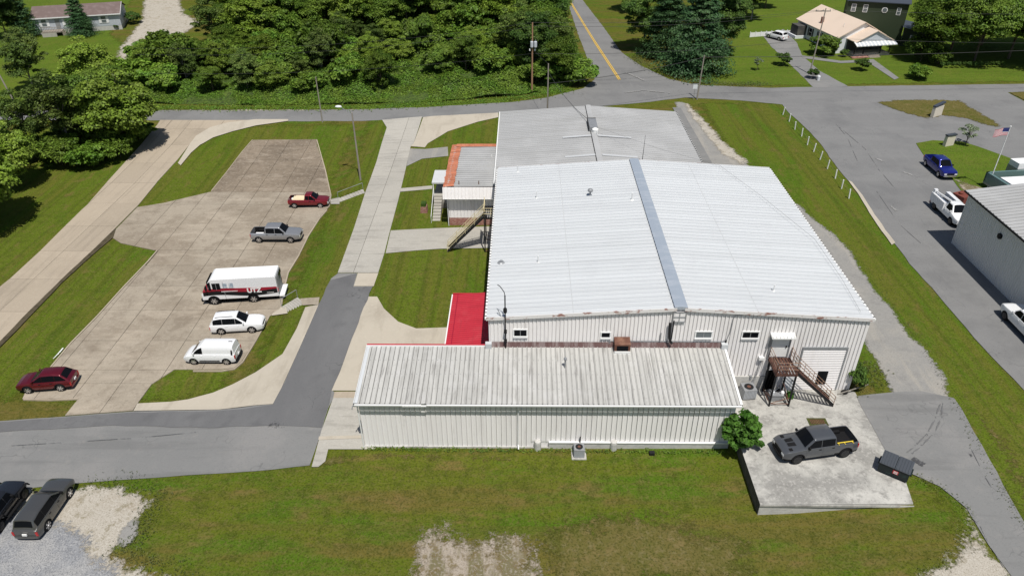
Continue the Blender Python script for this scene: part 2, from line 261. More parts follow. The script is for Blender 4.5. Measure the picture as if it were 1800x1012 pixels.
def softmat(m):                                          # the same ground cover thinning out in clumps towards its edge
    if m in SOFT: return SOFT[m]
    c = MATS[m].copy(); c.name = m+'_thinning'; n = c.node_tree.nodes; L = c.node_tree.links; out = n['Material Output']; src = out.inputs[0].links[0].from_socket
    at_ = n.new('ShaderNodeAttribute'); at_.attribute_name = 'edge'; g = n.new('ShaderNodeNewGeometry'); val = at_.outputs['Fac']
    for sc, amp in ((.7,.75),(3.0,.6),(9.,.5)):
        t = n.new('ShaderNodeTexNoise'); t.inputs['Scale'].default_value = sc; t.inputs['Detail'].default_value = 3; L.new(g.outputs['Position'], t.inputs['Vector'])
        q = n.new('ShaderNodeMath'); q.operation = 'MULTIPLY_ADD'; q.inputs[1].default_value = amp*2; q.inputs[2].default_value = -amp; L.new(t.outputs[0], q.inputs[0])
        a = n.new('ShaderNodeMath'); a.operation = 'ADD'; L.new(val, a.inputs[0]); L.new(q.outputs[0], a.inputs[1]); val = a.outputs[0]
    mr = n.new('ShaderNodeMapRange'); mr.inputs[1].default_value = .3; mr.inputs[2].default_value = .75; L.new(val, mr.inputs[0])
    tr = n.new('ShaderNodeBsdfTransparent'); ms = n.new('ShaderNodeMixShader'); L.new(mr.outputs[0], ms.inputs[0]); L.new(tr.outputs[0], ms.inputs[1]); L.new(src, ms.inputs[2]); L.new(ms.outputs[0], out.inputs[0])
    SOFT[m] = c; return c
def sheet(name, poly, m, dz, rag=0., parent=None, kind='structure', soft=0.):
    bm = bmesh.new(); pts = outline(poly, rag); f = bm.faces.new([bm.verts.new((x,y,0)) for x,y in pts])
    bmesh.ops.triangulate(bm, faces=[f]); drape(bm, dz, GL if not soft else min(1., max(.5, soft)))
    for f in bm.faces:
        if f.normal.z < 0: f.normal_flip()
    me = bpy.data.meshes.new(name); bm.to_mesh(me); bm.free(); me.materials.append(softmat(m) if soft else MATS[m]); o = link(name, me, parent)
    if soft:
        P_ = np.zeros(len(me.vertices)*3); me.vertices.foreach_get('co', P_); P_ = P_.reshape(-1,3)[:,:2]; D = np.full(len(P_), 1e9); q = np.array(pts)
        for a, b in zip(q, np.roll(q,-1,0)):
            e = b-a; t = np.clip(((P_-a)@e)/(e@e+1e-9),0,1)[:,None]; D = np.minimum(D, np.linalg.norm(P_-(a+t*e),axis=1))
        at_ = me.attributes.new('edge', 'FLOAT', 'POINT'); at_.data.foreach_set('value', np.clip(D/soft,0,1.6).astype(np.float32))
    if kind and parent is None: o['kind'] = kind
    return o
def clip(poly, x0, y0, x1, y1):
    for ax, val, sg in ((0,x0,1),(0,x1,-1),(1,y0,1),(1,y1,-1)):
        out = []
        for i in range(len(poly)):
            a, b = poly[i-1], poly[i]; da, db = (a[ax]-val)*sg, (b[ax]-val)*sg
            if (da >= 0) != (db >= 0):
                t = da/(da-db); out.append((a[0]+(b[0]-a[0])*t, a[1]+(b[1]-a[1])*t))
            if db >= 0: out.append(b)
        poly = out
        if len(poly) < 3: return []
    return poly
def area(p): return abs(sum(p[i-1][0]*p[i][1]-p[i][0]*p[i-1][1] for i in range(len(p))))/2
def slabs(parent, poly, xs, ys, m, gap=.03, dz=.09):
    for i in range(len(xs)-1):
        for j in range(len(ys)-1):
            q = clip(poly, xs[i]+gap, ys[j]+gap, xs[i+1]-gap, ys[j+1]-gap)
            if not q or area(q) < .3: continue
            b = B(); n = len(q); lift = random.uniform(0, .012)
            b.add([(x,y,H(x,y)+dz+lift) for x,y in q]+[(x,y,H(x,y)+dz-.07) for x,y in q], [tuple(range(n))]+[(k,k+n,(k+1)%n+n,(k+1)%n) for k in range(n)])
            b.build('concrete_slab', m(q) if callable(m) else m, parent)
def strip(pts, w, h, name, m, parent=None, lift=.0):     # kerb: a raised band along a line
    b = B(); P_ = [Vector(p) for p in pts]; L_ = []
    for i, p in enumerate(P_):
        t = (P_[min(i+1,len(P_)-1)]-P_[max(i-1,0)]).normalized(); nrm = Vector((-t.y, t.x))*w/2
        for q, z in ((p-nrm,-.1),(p-nrm,h),(p+nrm,h),(p+nrm,-.1)): L_.append((q.x, q.y, H(q.x,q.y)+z+lift))
    k = len(P_); b.add(L_, [(4*i+j,4*i+j+1,4*i+j+5,4*i+j+4) for i in range(k-1) for j in range(3)]+[(0,1,2,3),(4*k-1,4*k-2,4*k-3,4*k-4)])
    o = b.build(name, m, parent)
    if parent is None: struct(o)
    return o
def px(*pts): return [G(*p) for p in pts]
# ================================================================ THE SETTING: ground, roads, paving
mat('faint_mark', (.14,.14,.14), .85)
xs_ = sorted(set([float(k) for k in XK]+[i*GL for i in range(-100, 101)])); ys_ = sorted(set([float(k) for k in YK]+[i*GL for i in range(-20, 166)]))
b = B(); nx = len(xs_); b.add([(x,y,H(x,y)) for y in ys_ for x in xs_], [(j*nx+i, j*nx+i+1, (j+1)*nx+i+1, (j+1)*nx+i) for j in range(len(ys_)-1) for i in range(nx-1)])
struct(b.build('ground', 'grass'))
for x0, y0, x1, y1 in ((-25.4,46.5,-2.5,113),(28,24,46,119),(-80,46,-25.4,111)): sheet('mown_lawn', [(x0,y0),(x1,y0),(x1,y1),(x0,y1)], 'mown_grass', .015, .5, soft=2.)
# main road, side road, right-hand drive
road_top = [(-120,198),(0,196),(262,194),(450,194),(625,193),(750,189),(900,180),(962,172),(1025,156),(1045,140)]
road_bot = [(1205,172),(1120,182),(1000,192),(875,199),(750,207),(665,212),(450,214),(262,212),(0,211),(-120,211)]
sheet('main_road', px(*road_top, (1040,120),(1030,97),(1016,60),(1003,20),(997,2),(992,-20), (1018,-20),(1025,2),(1043,25),(1062,50),(1092,92),(1125,115),(1175,139),(1225,150),(1350,155),(1450,153),(1800,148),(1930,146),
      (1930,160),(1800,162),(1769,163),(1540,170),(1375,184),(1300,177),*road_bot), 'asphalt', .035, .12)
sheet('access_road', px((1375,184),(1540,170),(1769,162),(1800,179),(1930,230),(1930,760),(1800,686),(1740,626),(1685,563),(1637,506),(1600,465),(1572,428),(1550,405),(1530,373),(1512,340),(1490,318),(1462,283),(1442,253),(1425,235),(1407,217),(1382,195)), 'asphalt', .07, .1)
for nm, pts in (('grass_island', [(1537,180),(1585,175),(1685,176),(1765,222),(1758,227),(1725,220),(1695,210),(1657,205),(1635,212),(1587,200),(1550,187)]),
                ('roadside_verge', [(1769,163),(1812,160),(1900,175),(1900,215),(1800,180)])):
    sheet(nm, px(*pts), 'dry_grass', .11, .15, soft=.9)
sheet('grass_island', px((1610,253),(1640,248),(1690,250),(1720,259),(1750,270),(1797,287),(1830,305),(1760,345),(1690,338),(1675,318),(1640,296),(1622,272)), 'lush_grass', .11, .08)
sheet('dirt_patch', px((1673,314),(1690,318),(1712,326),(1740,336),(1730,346),(1690,340),(1682,330)), 'thin_gravel', .15, .12, soft=.8)
bl = B()                                                   # double yellow centre line
for off in (-.16, .16):
    a, c = Vector(G(1002,3)), Vector(G(1089,141)); t = (c-a).normalized(); nn = Vector((-t.y,t.x)); N_ = 24
    for i in range(N_):
        p, q = a.lerp(c, i/N_), a.lerp(c, (i+1)/N_)
        bl.add([(w.x,w.y,H(w.x,w.y)+.075) for w in (p+nn*(off-.1), p+nn*(off+.1), q+nn*(off+.1), q+nn*(off-.1))], [(0,1,2,3)])
struct(bl.build('road_marking', 'yellow_paint'))
# left lane, lot, drive
lane = px((-60,560),(0,505),(19,490),(70,443),(114,399),(157,357),(190,319),(250,253),(277,220),(282,212),(450,212),(400,217),(370,225),(345,240),(335,253),(312,282),(277,320),(242,363),(205,400),(159,445),(107,494),(52,548),(0,602),(-60,662))
o = sheet('concrete_lane', lane, 'dirt', .03)
slabs(o, lane, [-75,-56.6,-53.3,-48,-40], [44,48,54,60.1,66.3,72.4,78.5,84.8,91,97.2,103.5,109,116], 'lane_concrete', .02)
sheet('lane_gutter', px((205,402),(200,418),(160,452),(108,500),(55,556),(0,612),(-40,652),(-40,640),(0,602),(52,548),(107,494),(159,445)), 'dirt', .13, .05)
sheet('lane_apron', px((507,214),(450,222),(410,232),(375,243),(352,256),(336,270),(318,292),(313,288),(335,253),(345,240),(370,225),(400,217),(450,211),(507,211)), 'pale_concrete', .13)
lot = px((445,247),(557,246),(557,255),(572,300),(582,345),(580,363),(562,383),(542,415),(525,450),(507,478),(500,510),(495,545),(475,556),(450,598),(425,636),(412,647),(390,650),(307,650),(267,676),(242,710),(234,722),(115,731),(139,701),(40,702),(45,691),(90,648),(125,606),(172,558),(217,508),(260,463),(277,442),(212,428),(197,418),(205,403),(242,365),(287,358),(372,338),(400,303),(425,270))
o = sheet('parking_lot', lot, 'dirt', .03)
slabs(o, lot, [-60,-45.5,-42.2,-38.85,-35.6,-32.3,-29.1,-20], [40,49,50.9,55.3,60.4,65,69.2,72.6,79.1,84.3,88,92.7,98,103,112], lambda q: 'slab_stained' if min(p[1] for p in q) > 87.5 else 'slab_concrete', .022)
for pts in ([(557,247),(572,300),(582,345),(580,358)], [(575,370),(562,385),(542,416),(525,451),(507,480),(502,500)], [(472,560),(450,600),(427,637),(413,649),(390,653),(340,653)], [(372,337),(400,302),(425,269),(444,247)], [(90,646),(125,604),(172,556),(217,506),(260,461),(277,441)], [(42,703),(90,704),(139,702)]):
    strip(px(*pts), .14, .13, 'kerb', 'lane_concrete')
asph = px((-90,755),(0,740),(115,732),(235,723),(450,713),(480,711),(495,683),(530,606),(560,536),(575,506),(582,490),(594,481),(628,481),(622,504),(655,504),(643,523),(585,686),(588,689),(586,700),(577,718),(565,758),(545,818),(450,828),(322,836),(140,849),(70,856),(0,864),(-90,880))
sheet('asphalt_drive', asph, 'old_asphalt', .05, .04)
sheet('asphalt_drive', px((470,690),(500,674),(530,606),(560,536),(580,494),(627,482),(621,505),(654,505),(584,688),(566,752),(480,748),(380,752),(200,748),(0,760),(-90,770),(-90,757),(0,742),(235,725),(480,713)), 'dark_asphalt', .085, .15)
sheet('tar_patch', px((470,742),(490,739),(505,746),(500,753),(482,756),(468,750)), 'stain', .115, .3, soft=.8)
drive = px((594,480),(622,403),(642,340),(662,285),(671,253),(680,225),(672,212),(742,206),(737,223),(727,253),(722,258),(715,290),(700,353),(686,405),(676,445),(665,480))
o = sheet('concrete_drive', drive, 'dirt', .03)
slabs(o, drive, [-30,-18.2,-10], [60,70,76.6,83.2,89.7,96.3,103,115], 'drive_concrete', .02)
o = sheet('drive_patch', px((629,481),(665,481),(657,504),(622,504)), 'pale_concrete', .09)
sheet('entrance_apron', px((744,207),(760,205),(800,203),(876,199),(876,207),(840,215),(787,232),(752,253),(747,260),(722,258),(727,253),(738,224)), 'pale_concrete', .08)
for pts in ([(747,263),(787,259),(788,275),(742,280),(715,293),(720,262)], [(704,332),(760,327),(760,333),(703,338)], [(687,406),(765,402),(880,398),(880,436),(775,438),(732,441),(678,446)]):
    sheet('footpath', px(*pts), 'gravel' if pts[0][1] == 263 else 'drive_concrete', .075)
sheet('concrete_apron', px((645,522),(663,522),(675,543),(700,566),(732,578),(785,576),(880,575),(880,690),(582,687)), 'pale_concrete', .07)
sheet('concrete_apron', px((588,689),(660,689),(660,700),(586,700)), 'lane_concrete', .072)
sheet('concrete_apron', px((586,700),(660,700),(660,790),(577,790),(572,811),(560,821),(548,821),(565,758)), 'drive_concrete', .07)
sheet('concrete_apron', px((561,768),(640,766),(640,771),(560,774)), 'pale_concrete', .1)
sheet('drive_apron', px((235,723),(242,710),(300,707),(330,703),(375,691),(410,676),(450,655),(497,623),(522,578),(537,541),(560,537),(530,606),(495,683),(480,711),(450,713)), 'pale_concrete', .1)
# gravel and bare ground
sheet('gravel_lot', px((-90,874),(0,862),(70,855),(140,851),(215,848),(287,872),(262,905),(250,925),(207,971),(262,991),(350,1012),(430,1060),(-90,1060)), 'pale_gravel', .08, .35, soft=1.2)
sheet('gravel_lot', px((-90,885),(30,880),(105,905),(130,915),(170,940),(215,985),(240,1012),(240,1060),(-90,1060)), 'blue_gravel', .11, .4, soft=1.5)
sheet('old_slab', px((232,910),(250,906),(251,930),(240,955),(217,970),(201,960),(205,938),(222,920)), 'gravel', .13, .08, soft=.5)
sheet('gravel_patch', px((728,922),(795,908),(830,936),(870,926),(915,930),(955,950),(968,990),(975,1030),(960,1090),(700,1090),(712,1012)), 'thin_gravel', .06, .4, soft=2.0)
sheet('gravel_lane', px((1182,178),(1208,180),(1240,215),(1275,253),(1322,292),(1395,350),(1425,378),(1467,408),(1500,443),(1537,506),(1570,538),(1595,578),(1632,616),(1662,656),(1677,706),(1692,740),(1540,748),(1505,696),(1559,690),(1548,660),(1530,626),(1512,600),(1470,540),(1400,420),(1240,288)), 'gravel', .05, .2, soft=.7)
sheet('gravel_lane', px((1196,180),(1212,182),(1245,215),(1280,253),(1325,292),(1300,292),(1262,270),(1225,225)), 'pale_gravel', .085, .25, soft=.9)
sheet('gravel_lane', px((1182,190),(1196,190),(1252,288),(1236,290)), 'old_asphalt', .09)
sheet('asphalt_lane', px((1505,697),(1560,690),(1620,688),(1677,700),(1712,759),(1740,809),(1762,854),(1780,884),(1800,921),(1870,1060),(1810,1060),(1775,1012),(1737,959),(1700,896),(1675,874),(1650,856),(1605,834),(1562,804),(1537,758)), 'old_asphalt', .085, .1)
sheet('gravel_patch', px((1695,886),(1715,900),(1746,962),(1785,1012),(1820,1090),(1530,1090),(1595,1010),(1650,980),(1682,944)), 'pale_gravel', .06, .3, soft=1.2)
sheet('dry_verge', px((1660,650),(1700,690),(1740,735),(1800,800),(1870,900),(1870,1030),(1800,915),(1765,850),(1716,758),(1682,705)), 'dry_grass', .03, .5, soft=2.5)
sheet('dry_lawn', px((940,905),(1120,890),(1330,930),(1345,1012),(1340,1060),(960,1060),(950,1012),(935,960)), 'dry_grass', .03, .5, soft=2.5)
sheet('dry_lawn', px((460,810),(640,795),(900,800),(900,812),(640,812),(470,828)), 'dry_grass', .03, .4, soft=.7)
for pts in ([(1590,800),(1608,803),(1628,816),(1622,823),(1605,815)], [(1700,797),(1712,800),(1714,808),(1704,810)]): sheet('oil_stain', px(*pts), 'stain', .12, .1, soft=.22)
def ribbon(name, pts, w, m, dz):
    q = [Vector(G(*p)) for p in pts]; L1, L2 = [], []
    for i, p in enumerate(q):
        t = (q[min(i+1,len(q)-1)]-q[max(i-1,0)]).normalized(); nn = Vector((-t.y,t.x))*w/2; L1.append(tuple(p+nn)); L2.append(tuple(p-nn))
    return sheet(name, L1+L2[::-1], m, dz, soft=w*.35)
for off in (0, 11):
    ribbon('tyre_mark', [(1656-off*.2,706),(1655-off,735),(1640-off,765),(1618-off,785),(1602-off,800)], .16, 'faint_mark', .12)
for pts in ([(1467,470-253+0),(1490,243),(1497,262),(1510,290)], [(1472,222),(1520,262),(1545,300),(1580,340)], [(1536,330),(1580,395),(1620,430)]): ribbon('tyre_mark', pts, .12, 'faint_mark', .105)
for pts in ([(0,786),(120,778),(240,771),(362,759)], [(1700,905),(1722,925),(1738,960),(1765,1000)], [(1702,780),(1728,835),(1745,862)]): ribbon('asphalt_crack', pts, .1, 'faint_mark', .125)
mat('pale_mark', (.27,.265,.255), .85)
for pts in ([(1100,128),(1115,135),(1135,144)], [(1095,165),(1130,160),(1180,165)], [(1537,278),(1556,287)], [(1585,302),(1605,310)], [(1565,362),(1577,374)]): ribbon('worn_mark', pts, .6, 'pale_mark', .115)
sheet('pale_kerb_edge', px((1490,318),(1497,321),(1516,345),(1537,378),(1556,405),(1574,428),(1568,432),(1548,406),(1528,375),(1508,342)), 'pale_concrete', .12, .08)
ribbon('lot_debris', [(92,634),(102,625),(113,612)], .18, 'white_paint', .15)
# bank beyond the road: private drives
sheet('dirt_drive', px((196,118),(205,85),(225,60),(245,35),(248,0),(246,-20),(330,-20),(320,5),(330,25),(358,40),(330,60),(300,82),(262,78),(240,100),(226,118)), 'pale_gravel', .05, .4, soft=1.5)
sheet('house_drive', px((1340,62),(1378,52),(1400,75),(1410,98),(1440,125),(1490,152),(1430,155),(1420,145),(1385,110),(1355,82)), 'old_asphalt', .05, .1)
sheet('footpath', px((1408,98),(1478,108),(1535,105),(1580,138),(1572,141),(1525,110),(1478,112),(1410,103)), 'old_asphalt', .08)
sheet('road_shoulder', px((262,193),(450,192),(640,192),(640,195),(450,197),(262,196)), 'pale_gravel', .05, .2, soft=.8)
sheet('weedy_verge', px((262,184),(450,186),(640,184),(760,180),(900,170),(900,182),(750,191),(640,194),(450,194),(262,194)), 'lush_grass', .03, .3, soft=.8)
sheet('house_lawn', px((1225,148),(1350,153),(1450,152),(1800,146),(1900,146),(1900,-40),(1330,-40),(1290,60),(1240,120)), 'lush_grass', .02, soft=1.5)
sheet('house_lawn', px((-200,185),(262,190),(262,110),(200,60),(250,-20),(-200,-20)), 'lush_grass', .02, soft=1.5)
# loading pad: a cast slab with its own retaining faces
padp = [(16.4,34.3),(26.95,34.45),(27.3,36.4),(27.15,41.5),(27.35,46.0),(27.0,46.33),(16.4,46.33)]
b = B(); n = len(padp); b.add([(x,y,.06) for x,y in padp]+[(x,y,-1.6) for x,y in padp], [tuple(range(n))], 0)
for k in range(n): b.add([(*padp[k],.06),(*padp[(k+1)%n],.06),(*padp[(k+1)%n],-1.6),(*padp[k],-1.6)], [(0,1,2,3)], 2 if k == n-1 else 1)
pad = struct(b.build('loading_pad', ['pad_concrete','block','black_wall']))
B().box(16.38,34.23,-.12,26.93,34.29,.045).build('pad_edge', 'pad_concrete', pad)
mat('moss', (.05,.055,.012), .95, [(4,.5,.65,(.09,.1,.02),.8)]); _gx, _gy = PZ(1437,741,.06); b = B(); b.box(_gx-.75,_gy-.42,.062,_gx+.75,_gy+.42,.075,0)
for i in range(9): b.box(_gx-.55+i*.125,_gy-.25,.075,_gx-.49+i*.125,_gy+.25,.1,1)
tag(b.build('drain_grate', ['moss','rust']), 'rusty drain grate with weeds set in the loading pad behind the pickup', 'drain')
# ================================================================ BUILDINGS
EX0, EX1, RY0, RY1, HE, HR = -2.84, 27.11, 46.2, 74.93, 7.29, 8.255
XM = (EX0+EX1)/2; WX0, WX1, WY0, WY1 = EX0+.15, EX1-.15, 46.35, 74.8
def gz(x): return HE+(HR-HE)*(1-abs(x-XM)/(XM-EX0))
MB = thing('warehouse', 'large metal warehouse with a bright white ribbed gable roof in the centre', 'warehouse')
b = B().ribs((WX0,WY0,0),(1,0,0),(0,0,1),(0,-1,0), WX1-WX0, lambda q: -1.4, lambda q: gz(WX0+q)-.08, .305, .04, .07)
wf = b.build('front_wall', 'wall_metal', MB)
B().ribs((WX0,WY1,0),(0,-1,0),(0,0,1),(-1,0,0), WY1-WY0, -1.4, HE-.05, .305, .04, .07).build('side_wall', 'wall_metal', MB)
B().ribs((WX1,WY0,0),(0,1,0),(0,0,1),(1,0,0), WY1-WY0, -.6, HE-.05, .305, .04, .07).build('side_wall', 'wall_metal', MB)
B().ribs((WX1,WY1,0),(-1,0,0),(0,0,1),(0,1,0), WX1-WX0, -.6, lambda q: gz(WX1-q)-.08, .305, .04, .07).build('rear_wall', 'wall_metal', MB)
roof = B().add([(EX0,RY0,HE-.06),(XM,RY0,HR-.06),(EX1,RY0,HE-.06),(EX0,RY1,HE-.06),(XM,RY1,HR-.06),(EX1,RY1,HE-.06)], [(0,1,4,3),(1,2,5,4)]).build('roof', 'grey_metal', MB)
PN = 48; pw = (RY1-RY0)/PN
for ex in (EX0, EX1):
    b = B(); pr = [(0,0),(pw-.1,0),(pw-.09,.08),(pw-.04,.08),(pw-.006,0)]
    b.add([(ex,y,HE+z) for y,z in pr]+[(XM,y,HR+z) for y,z in pr], [(i,i+1,i+6,i+5) for i in range(4)]); me = b.mesh('roof_panel', 'white_roof')
    for k in range(PN): link('roof_panel', me, roof, (0, RY0+k*pw, random.uniform(0,.006)))
for ex in (EX0, EX1):
    for f in ((.45,) if ex == EX0 else (.6,)):
        xx = ex+(XM-ex)*f; B().add([(xx-.012,RY0,gz(xx-.03)+.012),(xx+.012,RY0,gz(xx+.03)+.012),(xx+.012,RY1,gz(xx+.03)+.012),(xx-.012,RY1,gz(xx-.03)+.012)], [(0,1,2,3)]).build('sheet_lap', 'grey_roof', roof)
b = B(); cw = .5; dz = (HR-HE)/(XM-EX0)*cw
for s in (-1, 1): b.add([(XM,RY0-.05,HR+.17),(XM+s*cw,RY0-.05,HR+.16-dz),(XM+s*cw,RY1+.05,HR+.16-dz),(XM,RY1+.05,HR+.17)], [(0,1,2,3)])
b.add([(XM-cw,RY0-.05,HR+.16-dz),(XM,RY0-.05,HR+.17),(XM+cw,RY0-.05,HR+.16-dz),(XM+cw,RY0-.05,HR-.05-dz),(XM-cw,RY0-.05,HR-.05-dz)], [(0,1,2,3,4)])
b.build('ridge_cap', 'ridge_metal', roof)
for y, d in ((RY0,-1),(RY1,1)):
    for xa, xb in ((EX0-.03,XM-.3),(XM+.3,EX1+.03)):
        b = B(); yo = y+d*.06
        b.prism([(xa,gz(xa)+.07),(xb,gz(xb)+.07),(xb,gz(xb)-.22),(xa,gz(xa)-.22)], lambda u,v,dd: (u,dd,v), min(yo,y), max(yo,y)); b.build('gable_trim', 'rusty_trim', MB)
for ex, s in ((EX0,-1),(EX1,1)):
    g = B().box(min(ex,ex+s*.14),RY0,HE-.17,max(ex,ex+s*.14),RY1,HE-.02).build('gutter', 'white_paint', MB)
    for k in range(60): 
        if k == 0: me_ = B().box(ex+s*.0,-.03,HE-.02,ex+s*.15,.03,HE+.02).mesh('gutter_strap','dark_metal')
        link('gutter_strap', me_, g, (0,RY0+.3+k*.48,0))
def window(parent, x0, z0, x1, z1, y, mg='glass_dark', d=.07, fw=.09):
    b = B(); b.box(x0-fw,y-d,z1,x1+fw,y,z1+fw); b.box(x0-fw,y-d-.05,z0-fw*1.6,x1+fw,y,z0); b.box(x0-fw,y-d,z0,x0,y,z1); b.box(x1,y-d,z0,x1+fw,y,z1)
    w = b.build('window', 'trim_white', parent); B().box(x0,y-.03,z0,x1,y-.015,z1).build('pane', mg, w)
    if x1-x0 > .9: B().box((x0+x1)/2-.02,y-.05,z0,(x0+x1)/2+.02,y-.03,z1).build('mullion', 'grey_metal', w)
    return w
yw = WY0-.03
for i, (x0, z1, x1, z0) in enumerate([(-.7,6.1,.28,5.5),(6.2,5.85,6.85,5.4),(13.62,5.95,14.82,5.4),(17.28,5.95,18.5,5.4)]): window(MB, x0, z0, x1, z1, yw, 'glass_mid' if i == 2 else 'glass_dark')
b = B(); b.box(11.6,yw-.1,6.95,12.6,yw,7.9,0)
for x in (11.6,12.08,12.55): b.box(x,yw-.14,6.95,x+.06,yw-.1,7.9,1)
for z in (6.95,7.4,7.85): b.box(11.6,yw-.145,z,12.6,yw-.105,z+.06,1)
b.build('wall_vent', ['wall_metal','grey_metal'], MB)
b = B().tube([(11.42,yw-.25,6.95),(11.45,yw-.3,6.3),(11.5,yw-.3,5.6),(11.62,yw-.35,5.2),(11.75,yw-.4,5.1)], .11, 8); b.tube([(11.72,yw-.15,7.1),(11.7,yw-.15,5.3)], .05); b.build('exhaust_pipe', 'dark_metal', MB)
b = B().tube([(17.4,yw-.06,7.7),(16.45,yw-.06,7.55),(16.3,yw-.06,7.3),(16.25,yw-.06,6),(16.1,yw-.06,5.3),(15.8,yw-.06,5.05),(7.6,yw-.06,5.1),(7.0,yw-.06,5.1),(6.8,yw-.06,4.8)], .03); b.build('conduit', 'grey_metal', MB)
B().tube([(10.85,yw-.1,5.9),(10.85,yw-.1,5.2)], .05).build('vent_pipe', 'grey_metal', MB)
# upper door, awning, roll-up door
dr = B().box(19.72,yw-.06,3.55,21.05,yw,5.6).build('door', 'white_paint', MB); B().box(20.85,yw-.14,4.5,20.93,yw-.06,4.65).build('handle', 'dark_metal', dr)
b = B(); b.box(19.55,yw-.08,3.5,19.7,yw,5.68); b.box(21.07,yw-.08,3.5,21.2,yw,5.68); b.build('door_frame', 'grey_metal', MB)
b = B().prism([(0,5.72),(0,5.92),(-.55,5.72),(-.55,5.62)], lambda u,v,d: (d,yw+u,v), 19.45, 21.3)
for k in range(7): b.box(19.5+k*.28,yw-.54,5.72,19.56+k*.28,yw-.3,5.84)
b.build('awning', 'white_paint', MB)
RX0, RX1 = 22.35, 25.75
ro = B().box(RX0-.1,yw-.09,4.3,RX1+.1,yw+.02,4.5).build('roller_door', 'grey_metal', MB)
for x in (RX0-.12, RX1): B().box(x,yw-.08,.05,x+.12,yw+.02,4.3).build('door_track', 'grey_metal', ro)
me = B().add([(RX0,yw-.01,0),(RX1,yw-.01,0),(RX0,yw-.05,.05),(RX1,yw-.05,.05),(RX0,yw-.05,.13),(RX1,yw-.05,.13),(RX0,yw-.01,.178),(RX1,yw-.01,.178)], [(0,1,3,2),(2,3,5,4),(4,5,7,6)]).mesh('slat', 'wall_metal')
for k in range(24): link('slat', me, ro, (0,0,.06+k*.1775))
B().box(24.0,yw-.1,.75,24.8,yw-.05,2.05).build('door_window', 'glass_dark', ro)
dr = B().box(21.45,yw-.05,.06,22.2,yw,2.15).build('door', 'siding_white', MB); B().box(22.05,yw-.12,1.05,22.12,yw-.05,1.15).build('handle', 'dark_metal', dr)
B().box(19.9,yw-.05,.06,20.75,yw,2.1).build('doorway', 'underbody', MB)
for x in (19.82, 20.75): B().box(x,yw-.09,.06,x+.08,yw,2.2).build('door_frame', 'trim_white', MB)
B().box(16.5,yw-.1,.06,19.7,yw-.005,1.5).build('block_base', 'block', MB)
b = B(); b.box(18.9,yw-.3,3.35,19.3,yw,3.6); b.build('wall_lamp', 'white_paint', MB); B().box(16.0,yw-.12,4.1,16.1,yw-.02,5.2).build('wall_pipe','dark_metal',MB)
b = B().tube([(19.2,yw-.1,3.4),(18.9,yw-.2,1.5),(18.5,yw-.4,.7)], .025); b.tube([(19.5,yw-.1,5.2),(19.05,yw-.2,2),(18.75,yw-.4,.7)], .025); b.tube([(18.6,yw-.08,1.6),(18.6,yw-.08,1.3)], .12); b.build('cable', 'grey_metal', MB)
# roof vents
for i, (px_, py_, h, r) in enumerate([(943,348,.75,.05),(1110,361,.8,.07),(946,461,.7,.05),(881,457,.2,.14),(910,300,.7,.05),(1359,514,.6,.05)]):
    x, y = PZ(px_, py_, 7.6); z = gz(x); b = B().tube([(x,y,z),(x,y,z+h)], r, 8); b.lathe([(r*2.6,0),(r*1.6,.1)], (x,y,z), n=10); b.build('vent_pipe', 'white_paint' if i != 3 else 'grey_metal', roof)
x, y = PZ(1037,348,7.7); z = gz(x); b = B().lathe([(.09,0),(.09,.5),(.24,.52),(.28,.62),(.26,.72),(.1,.82)], (x,y,z), n=14); b.build('turbine_vent', 'grey_metal', roof)
# rear building
mat('grey_roof_clean', (.5,.51,.515), .5)
RB = thing('rear_warehouse', 'lower grey-roofed metal building joined behind the white-roofed warehouse', 'warehouse')
x0, x1, y0, y1, he, hr = -3.25, 21.1, 74.95, 98.4, 5.5, 6.35; xm = (x0+x1)/2
def rz_(x): return he+(hr-he)*(1-abs(x-xm)/(xm-x0))
B().ribs((x0+.15,y1-.2,0),(0,-1,0),(0,0,1),(-1,0,0), y1-y0-.3, -1, he-.05, .305, .04, .07).build('side_wall', 'wall_metal', RB)
B().ribs((x1-.15,y0,0),(0,1,0),(0,0,1),(1,0,0), y1-y0-.2, -.5, he-.05, .305, .04, .07).build('side_wall', 'wall_metal', RB)
B().ribs((x1-.15,y1-.2,0),(-1,0,0),(0,0,1),(0,1,0), x1-x0-.3, -.5, lambda q: rz_(x1-.15-q)-.08, .305, .04, .07).build('rear_wall', 'wall_metal', RB)
sl_ = math.hypot(xm-x0, hr-he)
for ex, s in ((x0,1),(x1,-1)):
    u = Vector((xm-ex,0,hr-he)).normalized(); B().ribs((ex,y0,he),(0,1,0),u,Vector((-u.z*s if s>0 else u.z,0,abs(u.x))).normalized() if False else Vector((0,0,1)), y1-y0, 0, sl_, .6, .055, .09, 0, .03, .03).build('roof_slope', 'grey_roof', RB)
rc = B()
for s in (-1,1): rc.add([(xm,y0,hr+.12),(xm+s*.35,y0,hr+.08),(xm+s*.35,y1+.04,hr+.08),(xm,y1+.04,hr+.12)], [(0,1,2,3)])
rc.box(xm-.42,y0,hr+.0,xm-.36,y1,hr+.1,1); rc.build('ridge_cap', ['grey_roof','dark_metal'], RB)
for yy in (80.6, 86.8):
    for s in (-1, 1): 
        ln = 4.6 if s > 0 else 4.0; B().add([(xm+s*.4,yy,hr+.08),(xm+s*ln,yy,hr+.08-(hr-he)*ln/(xm-x0)),(xm+s*ln,yy+.5,hr+.08-(hr-he)*ln/(xm-x0)),(xm+s*.4,yy+.5,hr+.08)], [(0,1,2,3)]).build('roof_light', 'grey_roof_clean', RB)
